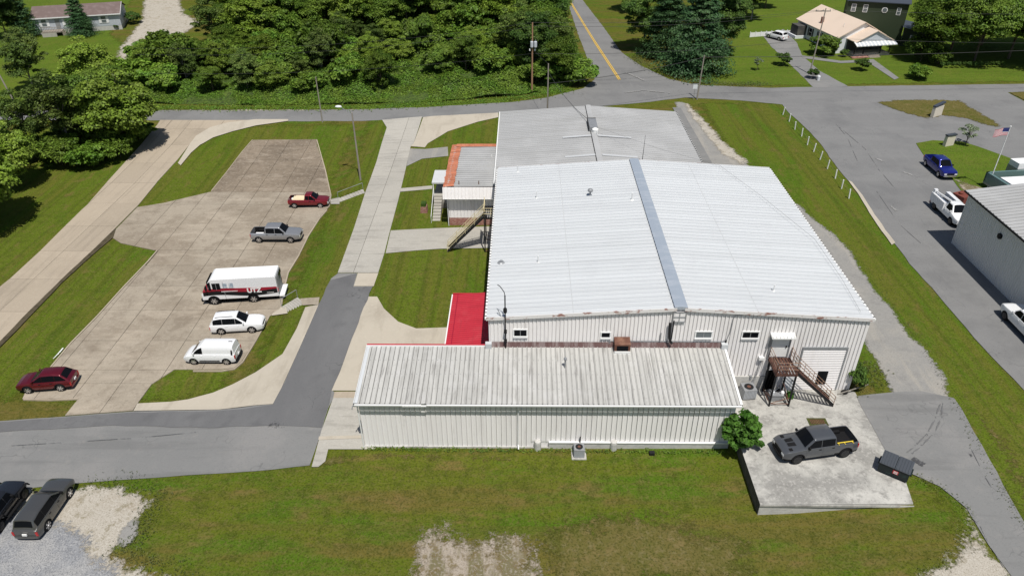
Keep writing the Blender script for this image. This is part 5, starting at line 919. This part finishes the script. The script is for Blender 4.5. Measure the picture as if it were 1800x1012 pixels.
# fence posts on the right bank
FP = [(1376,202),(1387,214),(1397,228),(1409,240),(1419,255),(1430,267),(1441,281),(1454,297),(1468,314),(1479,332),(1492,349)]
ordn = ['first','second','third','fourth','fifth','sixth','seventh','eighth','ninth','tenth','eleventh']
pm = B().tube([(0,0,-.2),(.05,0,1.25)], [.085,.08], 8).mesh('fence_post', 'white_paint')
for i, p in enumerate(FP):
    x, y = G(*p); o = tag(link('fence_post', pm, None, (x,y,H(x,y))), f'{ordn[i]} white fence post from the main road on the right grass bank', 'fence post', 'white posts along the right grass bank'); o.rotation_euler = (random.uniform(-.08,.08), random.uniform(-.05,.1), i)
b = B().tube([(0,0,-.2),(0,0,1.25)], .07, 8)
wp = [Vector((*G(*p), .8)) for p in FP]
bw = B()
bw.tube([p for p in wp], .008, 4); tag(bw.build('fence_wire','grey_metal'), 'thin wire strung between the white fence posts', 'wire')
# signs, flag, boxes
def mono(name, label, px_, py_, rz, w, h, cap, tilt=0):
    x, y = G(px_, py_); T = thing(name, label, 'sign', (x,y,H(x,y)+.1), rz); B().box(-w/2,-.2,0,w/2,.2,h).build('sign_body', 'stone_sign', T)
    B().prism([(-w/2-.1,h),(w/2+.1,h+tilt),(w/2+.1,h+tilt+.2),(-w/2-.1,h+.2)], lambda u,v,d: (u,d,v), -.27, .27).build('sign_cap', cap, T); B().box(-w/2-.06,-.25,0,-w/2+.25,.25,h*.9).build('sign_pier', 'stone_sign', T); return T
mono('stone_sign', 'cream stone sign with sloped dark cap on the dry grass island', 1645,205, .55, 2.2, 1.6, 'slate_roof', .35)
mono('stone_sign', 'small cream sign with grey cap on the oval lush island', 1666,257, .35, 1.5, 1.5, 'lid_plastic')
x, y = G(1735,332); FL = thing('flagpole', 'white flagpole with a flag flying beside the grey shed', 'flagpole', (x,y,0)); hF = 8.2; B().tube([(0,0,0),(0,0,hF)], [.07,.04], 8).build('pole', 'white_paint', FL); B().lathe([(.02,-.08),(.1,0),(.02,.08)], (0,0,hF+.05), n=10).build('finial', 'white_paint', FL)
fl = B(); nx_ = 12
def fp(u, v): return (-.05-u*1.7, .18*math.sin(u*6)*u, hF-.12-v*.95-.25*u*u)
for i in range(13):
    v0, v1 = i/13, (i+1)/13
    for k in range(nx_):
        u0, u1 = k/nx_, (k+1)/nx_; fl.add([fp(u0,v0),fp(u1,v0),fp(u1,v1),fp(u0,v1)], [(0,1,2,3)], 2 if (u1 < .42 and i < 7) else i % 2)
fl.build('flag', ['flag_red','flag_white','flag_blue'], FL)
def acunit(label, x, y, z, w=.8, h=.85, pad=True, rz=0):
    T = thing('condenser_unit', label, 'air conditioner', (x,y,z), rz); b = B().box(-w/2,-w/2,.08,w/2,w/2,h); o = b.build('casing', 'grey_metal', T)
    lv = B()
    for k in range(9):
        s = -w/2+.05+k*(w-.1)/8; lv.box(s-.015,-w/2-.012,.15,s+.015,-w/2,h-.08); lv.box(w/2,s-.015,.15,w/2+.012,s+.015,h-.08); lv.box(-w/2-.012,s-.015,.15,-w/2,s+.015,h-.08)
    lv.build('louvre', 'siding_grey', o); B().lathe([(w*.36,0),(w*.36,.02)], (0,0,h), n=18).build('fan_grille', 'dark_metal', o); B().lathe([(w*.15,.02),(w*.13,.04)], (0,0,h), n=12).build('fan_hub', 'rust', o)
    if pad: B().box(-w*.7,-w*.7,-.1,w*.7,w*.7,.08).build('pad', 'pad_concrete', T)
    return T
acunit('grey air conditioner standing alone on the front lawn by the annex', 4.3, 40.05, H(4.3,40)); acunit('dark grey air conditioner between annex corner and steel staircase', 18.35, 45.5, .06, 1.05, 1.0, False, .1)
B().tube([(4.4,40.6,-1.1),(4.4,40.62,.15)], .05).build('pipe', 'dark_metal', bpy.data.objects['condenser_unit']); _p = bpy.data.objects['condenser_unit'].children[-1]; _p.location = (-4.3,-40.05,-H(4.3,40))
b = B(); b.box(-.5,-.35,.05,.5,.35,.55); b.box(-.55,-.4,.55,.55,.4,.65); b.tube([(-.5,-.3,.9),(.4,.2,1.1)], .03); o = tag(b.build('work_bench','grey_metal'), 'cluttered grey bench under the steel staircase landing', 'bench'); o.location = (20.5,45.2,.06)
for k, (cx, cy, c, nm) in enumerate([(20.2,45.1,'siding_white','white'),(20.7,45.35,'dark_metal','black'),(20.95,45.0,'white_cover','pale')]): o = tag(B().lathe([(.14,0),(.16,.2),(.1,.3)], n=10).build('bucket', c), f'{nm} bucket on the cluttered bench under the stair landing', 'bucket'); o.location = (cx,cy,.71)
b = B().box(-.22,-.2,0,.22,.2,.55); b.tube([(-.2,0,.5),(-.45,-.3,1.0),(-.2,-.5,1.1)], .02); o = tag(b.build('green_crate','leaf_fresh'), 'bright green crate beside the bench under the staircase', 'crate'); o.location = (21.75,45.3,.06)
o = tag(B().lathe([(.22,0),(.27,.08),(.22,.16)], n=14).build('old_tyre','tyre'), 'black tyre lying at the warehouse right front corner', 'tyre'); o.location = (*PZ(1484,690,.06),.06)
o = tag(B().tube([(0,0,.1),(1.6,.3,.5),(2.4,.3,.9)], .05).build('dead_branch','pale_bark'), 'bare dead branch leaning at the right front wall corner', 'branch'); o.location = (*PZ(1472,694,.06),.06)
x, y = G(1203-900+900,790); o = tag(B().box(-.2,-.15,0,.2,.15,.25).build('junction_box','dark_metal'), 'small black box lying on grass at the annex base', 'box'); o.location = (9.9,40.1,H(9.9,40))
# corner signs
x, y = G(1219,176); T = thing('road_sign', 'small white road sign beside the leaning junction pole', 'sign', (x,y,0)); B().tube([(0,0,0),(0,0,2.6)], .035).build('post', 'grey_metal', T); B().box(-.35,-.06,1.9,.35,-.04,2.6).build('sign_plate', 'siding_white', T); B().box(-.5,-.04,2.6,.5,-.01,2.8).build('name_plate', 'grey_metal', T)
x, y = G(1018,141); T = thing('road_sign', 'grey back of a road sign in weeds at the wood corner', 'sign', (x,y,0)); B().tube([(0,0,0),(0,0,2.4)], .035).build('post', 'grey_metal', T); B().box(-.35,-.02,1.7,.35,.0,2.4).build('sign_plate', 'siding_grey', T)
x, y = G(1438,142); o = tag(B().lathe([(.22,0),(.28,.8),(.3,.85),(.2,.95)], n=12).build('trash_can','siding_white'), 'white trash can at the end of the bungalow driveway', 'trash can'); o.location = (x,y,.05)
T = thing('street_light', 'white lamp head on a long arm reaching over the road', 'street light', tuple(tp['e']-Vector((0,0,.3)))); B().tube([(0,0,0),(-.6,.6,.25),(-1.9,1.9,.35)], .04).build('arm', 'grey_metal', T); b = B().lathe([(.1,-.1),(.25,0),(.2,.12),(.05,.18)], (0,0,0), n=12); o = b.build('lamp_head', 'siding_white', T); o.location = (-2.2,2.2,.33); o.scale = (1.8,1,1)
# lot steps
def lot_steps(name, label, p0, p1, w, n_):
    a, c = Vector((*p0,H(*p0)+.05)), Vector((*p1,H(*p1)+.1)); T = thing(name, label, 'steps'); t = (c-a); u = Vector((t.x,t.y,0)).normalized(); nn = Vector((-u.y,u.x,0))*w/2
    for k in range(n_):
        p = a+t*(k/n_); q = a+t*((k+1)/n_); z = a.z+(c.z-a.z)*(k+1)/n_; vv = [p-nn,p+nn,q+nn,q-nn]
        B().add([(v.x,v.y,z) for v in vv]+[(v.x,v.y,z-.5) for v in vv], [(0,1,2,3),(0,1,5,4),(1,2,6,5),(2,3,7,6),(3,0,4,7)]).build('step', 'drive_concrete', T)
    b = B(); q0, q1 = a+nn*1.05, c+nn*1.05; b.tube([q0+Vector((0,0,.9)), q1+Vector((0,0,.9))], .03); b.tube([q0, q0+Vector((0,0,.9))], .03); b.tube([q1, q1+Vector((0,0,.9))], .03); b.build('handrail', 'grey_metal', T)
lot_steps('concrete_steps', 'concrete steps with handrail climbing from the red pickup to the drive', G(596,353), G(640,337), 1.1, 9); lot_steps('concrete_steps', 'concrete steps with handrail behind the delivery truck', G(502,545), G(530,529), 1.5, 7)
sheet('footpath', px((580,352),(597,348),(597,360),(582,360)), 'drive_concrete', .12); sheet('footpath', px((482,546),(502,538),(506,552),(478,556)), 'pale_concrete', .12); sheet('footpath', px((528,526),(562,524),(560,537),(532,538)), 'slab_concrete', .12)
# ================================================================ VEGETATION
def leaf_mesh(name, P_, N_, size, m, rng, aspect=.7):
    n = len(P_); a = rng.normal(size=(n,3)); a -= N_*np.sum(a*N_,1,keepdims=True); a /= np.linalg.norm(a,axis=1,keepdims=True)+1e-9; c = np.cross(N_, a)
    s = size*rng.uniform(.55,1.35,(n,1)); A = a*s*.5; C = c*s*.5*aspect; D = N_*s*.12
    V = np.stack([P_-A-D, P_+C*.9+D*.4, P_+A-D, P_-C*.9+D*.4], 1).reshape(-1,3)
    me = bpy.data.meshes.new(name); me.vertices.add(4*n); me.vertices.foreach_set('co', V.astype(np.float32).ravel())
    me.loops.add(4*n); me.loops.foreach_set('vertex_index', np.arange(4*n, dtype=np.int32)); me.polygons.add(n); me.polygons.foreach_set('loop_start', np.arange(0,4*n,4, dtype=np.int32)); me.polygons.foreach_set('loop_total', np.full(n,4,dtype=np.int32))
    me.materials.append(MATS[m]); me.update(calc_edges=True); me.validate(); return me
def blob(rng, n, cen, rad, flat=.75):
    d = rng.normal(size=(n,3)); d /= np.linalg.norm(d,axis=1,keepdims=True); d[:,2] = np.where(d[:,2] < -.35, -d[:,2]*.6, d[:,2])
    p = cen+d*rad*rng.uniform(.5,1.15,(n,1))*np.array([1,1,flat]); nn = d*.8+rng.normal(size=(n,3))*.38+np.array([.05,-.25,.75]); nn /= np.linalg.norm(nn,axis=1,keepdims=True); return p, nn
def make_tree(name, label, cat, m, seed, h, r, z0, nclump, nleaf, leaf, bark='bark', top=.85, kind='round', trunk=.22):
    rng = np.random.default_rng(seed); T = thing(name, label, cat, (0,0,0)); Ps, Ns, tips = [], [], []
    for k in range(nclump):
        if kind == 'pine':
            f = (k+.5)/nclump; z = z0+(h-z0)*f; rr = r*(1-f)**.8*rng.uniform(.55,1.0)+.2; a = k*2.4+rng.uniform(-.4,.4); c = np.array([rr*.75*math.cos(a), rr*.75*math.sin(a), z-.12*rr]); p, n_ = blob(rng, nleaf, c, max(.5,rr*.55), .3)
        else:
            d = rng.normal(size=3); d /= np.linalg.norm(d); d[2] = d[2] if d[2] > -.25 else rng.uniform(-.8,.5); q = rng.uniform(.45,1.0); cz = (z0+h)/2; hz_ = (h-z0)/2
            c = np.array([d[0]*r*q, d[1]*r*q, cz+d[2]*hz_*q*.95]); p, n_ = blob(rng, nleaf, c, r*rng.uniform(.14,.38)*(1.25-.4*q), rng.uniform(.5,.85))
        Ps.append(p); Ns.append(n_); tips.append(c)
    link('crown', leaf_mesh('crown', np.concatenate(Ps), np.concatenate(Ns), leaf, m, rng), T)
    b = B(); b.tube([(0,0,-.3),(.05*h*rng.uniform(-.5,.5),.03*h*rng.uniform(-.5,.5),h*.4),(0,0,h*.8)], [trunk,trunk*.7,trunk*.2], 8)
    for c in tips[::max(1,len(tips)//9)]:
        zb = max(z0*.5, c[2]*.55); b.tube([(0,0,zb),(c[0]*.5,c[1]*.5,zb+(c[2]-zb)*.6),tuple(c)], [trunk*.45,trunk*.28,.03], 5)
    b.build('trunk', bark, T); return T
OFF = (0,-400,-200)
protos = {}
def plant(kind, x, y, sc=1., rz=None, label=None, group=None, z=None):
    p = protos[kind]; z = H(x,y) if z is None else z; rz = random.uniform(0,6.28) if rz is None else rz
    sv = sc if isinstance(sc, tuple) else (sc*random.uniform(.93,1.07), sc*random.uniform(.93,1.07), sc)
    if not p[1]: p[1] = True; o = p[0]; o.location = (x,y,z); o.rotation_euler[2] = rz; o.scale = sv; o['label'] = label; 
    else: o = dup(p[0], (x,y,z), rz, sv, label)
    if group: o['group'] = group
    elif 'group' in o: del o['group']
    return o
def proto(k, *a, **kw): protos[k] = [make_tree(*a, **kw), False]
proto('mid','leafy_tree','-','tree','leaf_mid',1,11,4.8,.5,96,330,.36); proto('mid2','leafy_tree','-','tree','leaf_olive',2,13,4.3,.7,74,230,.34,bark='pale_bark'); proto('bright','leafy_tree','-','tree','leaf_bright',3,10,4.6,.4,92,330,.38); proto('dark','leafy_tree','-','tree','leaf_dark',4,14,4.8,.4,98,330,.37)
proto('bush','shrub','-','shrub','leaf_kudzu',5,3.2,2.6,-.2,38,230,.34,trunk=.06); proto('bush2','shrub','-','shrub','leaf_mid',6,3.6,2.5,-.2,38,230,.32,trunk=.06); proto('pine','conifer_tree','-','tree','leaf_pine',7,15,5.8,.6,105,280,.34,kind='pine'); proto('small','shrub','-','shrub','leaf_dark',8,1.7,1.1,0,18,160,.18,trunk=.04); proto('young','young_tree','-','tree','leaf_fresh',9,4.1,1.5,.3,44,85,.34,trunk=.07); proto('pale','young_tree','-','tree','leaf_pale',10,2.8,1.2,1.2,14,60,.22,trunk=.06)
proto('maple','maple_tree','-','tree','leaf_mid',12,12,6.2,1.6,110,340,.37)
# individual trees
def tr(kind, p, sc, label): x, y = G(*p); return plant(kind, x, y, sc, label=label)
tr('bright',(222,262),1.15,'bright green leafy tree overhanging the top of the concrete lane'); tr('mid2',(130,272),1.0,'tall olive feathery tree left of the concrete lane'); tr('mid2',(58,268),.78,'olive tree behind the far left lawn above the lane'); tr('mid',(185,250),1.05,'mid green tree between the feathery tree and lane top')
tr('bright',(-30,400),1.15,'bright green tree cut off by the left edge casting shadow on lawn'); tr('bright',(165,165),.95,'yellow green tree across the road below the mobile home'); tr('mid2',(60,158),.85,'dull green tree across the road at far left'); tr('dark',(15,70),.8,'dark tree behind the mobile home left end'); tr('bright',(20,330),.9,'bright lower tree at the left edge of the lawn')
tr('mid',(205,205),.8,'rounded tree beside the main road near the lane mouth')
tr('pine',(146,62),.6,'dark conifer in front of the mobile home'); tr('pine',(48,64),.62,'dark conifer at the left end of the mobile home'); tr('small',(237,42),1.6,'dark shrub at the right end of the mobile home'); tr('small',(206,52),.7,'tiny conical shrub before the mobile home wall')
tr('pine',(1222,128),1.12,'large layered pine at the road junction'); tr('pine',(1170,100),1.0,'dark pine left of the large junction pine'); tr('dark',(1130,88),.95,'dark leafy tree beside the side road'); tr('dark',(1270,95),.9,'dark tree right of the large junction pine'); tr('mid',(1120,20),1.1,'mid green tree far up the side road'); tr('dark',(1215,30),1.1,'dark tree behind the junction pines'); tr('mid2',(1320,35),.85,'dull tree beside the vinyl fence'); tr('mid',(1290,10),1.0,'mid green tree behind the bungalow lawn'); tr('dark',(1345,15),.7,'small dark tree at the far end of the fence')
tr('maple',(1772,104),1.2,'broad maple whose trunk stands on the lawn at right'); tr('maple',(1668,100),1.2,'broad green tree beside the dark green house'); tr('maple',(1640,104),1.0,'rounded green tree just right of the dark green house wing'); tr('maple',(1712,108),1.1,'middle maple of the three over the right lawn'); tr('maple',(1815,112),1.2,'maple cut off by the right edge above the hedge'); tr('bright',(1725,80),1.1,'lighter green tree between the two maples'); tr('dark',(1830,90),1.2,'dark tree at the upper right corner'); tr('mid',(1700,20),1.2,'tree far behind the maples'); tr('bush2',(1618,108),1.4,'dark green shrub mass under the maple by the bungalow'); tr('bush2',(1648,114),.9,'smaller shrub right of the shrub mass by the bungalow'); tr('bush',(1615,138),.8,'low weedy shrub at the lawn edge right of the path')
tr('bush2',(1447,96),1.1,'round shrub at the bungalow side wall'); tr('small',(1482,100),.9,'small yellow green shrub by the porch steps'); tr('small',(1376,115),1.5,'round dark shrub left of the bungalow drive'); tr('small',(1514,124),1.4,'round dark shrub on the lawn before the porch'); tr('pale',(1331,124),.85,'little pale ornamental tree on the junction lawn'); tr('small',(1428,138),1.1,'brown green shrub at the foot of the crossarm pole')
tr('pale',(1697,256),1.15,'small pale ornamental tree on the oval island'); plant('young',16.55,40.0,(.92,.92,1.0),label='young bright green tree at the annex right corner',z=-1.0)
for k, (x, y, s) in enumerate([(27.4,46.4,1.5),(27.55,47.5,1.2)]): plant('small', x, y, (s*.55,s*.6,s), label=['ivy shrub climbing the warehouse right front corner','ivy shrub just behind the warehouse front corner'][k], z=0)
for k in range(12): x, y = G(1655+k*9.6,120-k*.1); plant('small', x, y, (.42,.42,.75), label=f'{(ordn+["twelfth"])[k]} small hedge shrub from the left in the hedge row', group='hedge row on the right lawn')
for k, (p, q, lb) in enumerate([((212,276),.9,'shrub beneath the bright tree at the lane top'),((165,292),1.0,'shrub beneath the feathery tree beside the lane'),((110,290),1.05,'shrub left of the feathery tree trunk'),((245,246),.8,'shrub at the lane mouth under the bright tree'),((50,282),1.0,'shrub under the olive tree at far left'),((138,262),1.2,'tall shrub among the roadside trees')]): tr(['bush2','bush'][k%2], p, q*1.15, lb)
# the wooded bank
def inside(px_, py_, poly):
    c = False
    for i in range(len(poly)):
        (x0,y0),(x1,y1) = poly[i-1], poly[i]
        if (y0 > py_) != (y1 > py_) and px_ < (x1-x0)*(py_-y0)/(y1-y0)+x0: c = not c
    return c
bank = px((250,182),(450,186),(640,184),(760,180),(900,170),(960,162),(1005,152),(1030,135),(1022,105),(1010,75),(995,30),(985,-10),(980,-45),(340,-45),(375,10),(415,38),(390,70),(330,92),(268,112),(240,135))
def carpet(x, y):                                         # height of the vine-draped mounds above the ground
    e = min(1., max(.2, (y-119)/6)); a = noise.noise(Vector((x*.085,y*.085,5.))); c = noise.noise(Vector((x*.27,y*.27,2.))); d = noise.noise(Vector((x*.8,y*.8,7.)))
    return e*max(.15, 1.1+3.0*max(-.3,a)+1.5*c+.5*d)
cnt = {'t':0,'b':0}; pts_ = []
for _ in range(6000):
    x, y = random.uniform(-95,12), random.uniform(118,225)
    if not inside(x, y, bank) or (x > 5 and y > 132): continue
    f = noise.noise(Vector((x*.035,y*.035,1.7)))
    tall = (y > 158+f*20) or (x > -2 and y > 129 and f > -.3) or (x < -24 and y > 123.5+3*f)
    if not tall and y < 127.5: continue
    rmin = (5.4 if y > 148 else 3.9) if tall else 4.6
    if any((x-a)**2+(y-c)**2 < (.5*(rmin+rr))**2*1.05 for a,c,rr in pts_): continue
    pts_.append((x,y,rmin)); big = y > 148
    if tall:
        k = random.choice(['mid','dark','mid2','mid','bright'] if big else ['mid','bright','bush','mid2','bush','bright','bush2']); q = random.uniform(.8,1.2) if big else (random.uniform(1.1,2.1) if k[:2] == 'bu' else random.uniform(.34,.62))
        plant(k, x, y, (q*random.uniform(.85,1.2), q*random.uniform(.85,1.2), q*random.uniform(.8,1.15)), label={'mid':'mid green leafy tree in the wood beyond the main road','dark':'dark leafy tree in the wood beyond the main road','mid2':'olive leafy tree in the wood beyond the main road','bright':'bright leafy tree in the wood beyond the main road','bush':'vine-covered bright shrub on the bank beyond the road','bush2':'mid green shrub on the bank beyond the road'}[k], group={'mid':'mid green wood trees','dark':'dark wood trees','mid2':'olive wood trees','bright':'bright wood trees','bush':'bright shrubs on the bank','bush2':'mid green shrubs on the bank'}[k]); cnt['t'] += 1
    else:
        k = random.choice(['bush','bush2','mid','bright','bush2']) if y > 128 else random.choice(['bush','bush2'])
        q = random.uniform(.35,.6) if y < 126 else (random.uniform(.9,1.6) if k[0] == 'b' and k[1] == 'u' else random.uniform(.4,.6))
        plant(k, x, y, (q*random.uniform(.7,1.5), q*random.uniform(.7,1.5), q*random.uniform(.7,1.4)), label={'bush':'vine-covered bright shrub on the bank beyond the road','bush2':'mid green shrub on the bank beyond the road','mid':'mid green leafy tree in the wood beyond the main road','bright':'bright leafy tree in the wood beyond the main road'}[k], group={'bush':'bright shrubs on the bank','bush2':'mid green shrubs on the bank','mid':'mid green wood trees','bright':'bright wood trees'}[k]); cnt['b'] += 1
print('wood', cnt)
for k, (x, y, s) in enumerate([(6,128,.75),(2,131,.85),(6,134,.8),(3,140,1.0),(4,147,.95),(-1,137,.9)]): plant(['mid','dark','mid2'][k%3], x, y, s, label={0:'mid green leafy tree in the wood beyond the main road',1:'dark leafy tree in the wood beyond the main road',2:'olive leafy tree in the wood beyond the main road'}[k%3], group={0:'mid green wood trees',1:'dark wood trees',2:'olive wood trees'}[k%3])
# vine carpet on the bank: a bumpy mound with leaves lying all over it
rng = np.random.default_rng(11); N0 = 420000; X = rng.uniform(-95,12,N0); Yv = rng.uniform(118,215,N0); keep = np.zeros(N0, bool)
for (xa,ya),(xb,yb) in zip(bank, bank[1:]+bank[:1]):
    with np.errstate(divide='ignore', invalid='ignore'): keep ^= ((ya > Yv) != (yb > Yv)) & (X < (xb-xa)*(Yv-ya)/(yb-ya)+xa)
keep &= rng.uniform(size=N0) < np.interp(Yv,[118,150,200],[1,.85,.5]); X, Yv = X[keep], Yv[keep]
cxs, cys = np.arange(-97,14,.5), np.arange(116,218,.5); CG = np.array([[carpet(a,c) for a in cxs] for c in cys]); CGX, CGY = np.gradient(CG,.5,axis=1), np.gradient(CG,.5,axis=0)
def cg(A, x, y): fi, fj = (x+97)/.5, (y-116)/.5; i, j = fi.astype(int), fj.astype(int); a, b_ = fi-i, fj-j; return (A[j,i]*(1-a)+A[j,i+1]*a)*(1-b_)+(A[j+1,i]*(1-a)+A[j+1,i+1]*a)*b_
Zv = HV(X,Yv)+cg(CG,X,Yv)*rng.uniform(.86,1.1,len(X)); Nn = np.stack([-cg(CGX,X,Yv),-cg(CGY,X,Yv),np.ones(len(X))],1); Nn /= np.linalg.norm(Nn,axis=1,keepdims=True); Nn += rng.normal(size=(len(X),3))*.3; Nn /= np.linalg.norm(Nn,axis=1,keepdims=True)
mat('vine_floor', (.06,.105,.014), .9, [(.6,.45,.65,(.09,.135,.018),.8),(2.2,.45,.62,(.018,.03,.006),.85),(5,.5,.62,(.11,.16,.022),.6)], bump=(2.5,1,.4))
o = link('vine_carpet', leaf_mesh('vine_carpet', np.stack([X,Yv,Zv],1), Nn, .35, 'leaf_kudzu', rng), None); o['kind'] = 'stuff'; tag(o, 'bright vine ground cover over the bank beyond the main road', 'vines')
fl_ = sheet('wood_floor', bank, 'vine_floor', .06, .2)
for v in fl_.data.vertices: v.co.z += max(0, carpet(v.co.x, v.co.y)*.75-.1)
# tall grass fringes
def tufts(name, label, line, n_, w, m, size=.2):
    q = [Vector(G(*p)) for p in line]; rng = np.random.default_rng(len(line)*7+n_); L_ = []
    for _ in range(n_):
        i = rng.integers(0, len(q)-1); c = q[i].lerp(q[i+1], rng.uniform())+Vector((rng.normal()*w, rng.normal()*w)); L_.append((c.x,c.y,H(c.x,c.y)+.1+rng.uniform(0,.12)))
    P_ = np.array(L_); N_ = rng.normal(size=(n_,3))*.5+np.array([0,-.2,1]); N_ /= np.linalg.norm(N_,axis=1,keepdims=True); o = link(name, leaf_mesh(name, P_, N_, size, m, rng, .3), None); o['kind'] = 'stuff'; tag(o, label, 'weeds')
tufts('weeds', 'weeds along the road verge below the wooded bank', [(262,190),(450,190),(640,189),(750,184),(900,175),(1000,158)], 5000, .8, 'leaf_kudzu', .4)
tufts('weeds', 'weeds at the junction under the large pine', [(1110,100),(1130,112),(1180,134),(1230,146),(1300,150),(1345,148)], 1600, .8, 'leaf_weed', .35)
tufts('weeds', 'weeds beside the stones at the warehouse right front corner', [(1505,690),(1520,670),(1530,640),(1545,680)], 400, .5, 'leaf_weed', .22)
tufts('weeds', 'ragged weeds along the gravel lot edge at lower left', [(150,852),(230,850),(285,868),(262,905),(250,940),(215,972),(262,992),(340,1012)], 1200, .5, 'leaf_weed', .16)
tufts('weeds', 'ragged weeds along the lane right of the loading pad', [(1605,838),(1650,858),(1700,900),(1695,944),(1662,986),(1612,1010)], 500, .3, 'leaf_weed', .14)
tufts('weeds', 'weeds growing along the annex base wall', [(640,790),(900,793),(1270,796)], 900, .12, 'leaf_mid', .22)
tufts('weeds', 'weeds along the gravel lane right of the warehouse', [(1280,258),(1330,298),(1425,380),(1500,445),(1570,540),(1632,618),(1690,735),(1760,855),(1800,925)], 1000, .3, 'leaf_weed', .15)
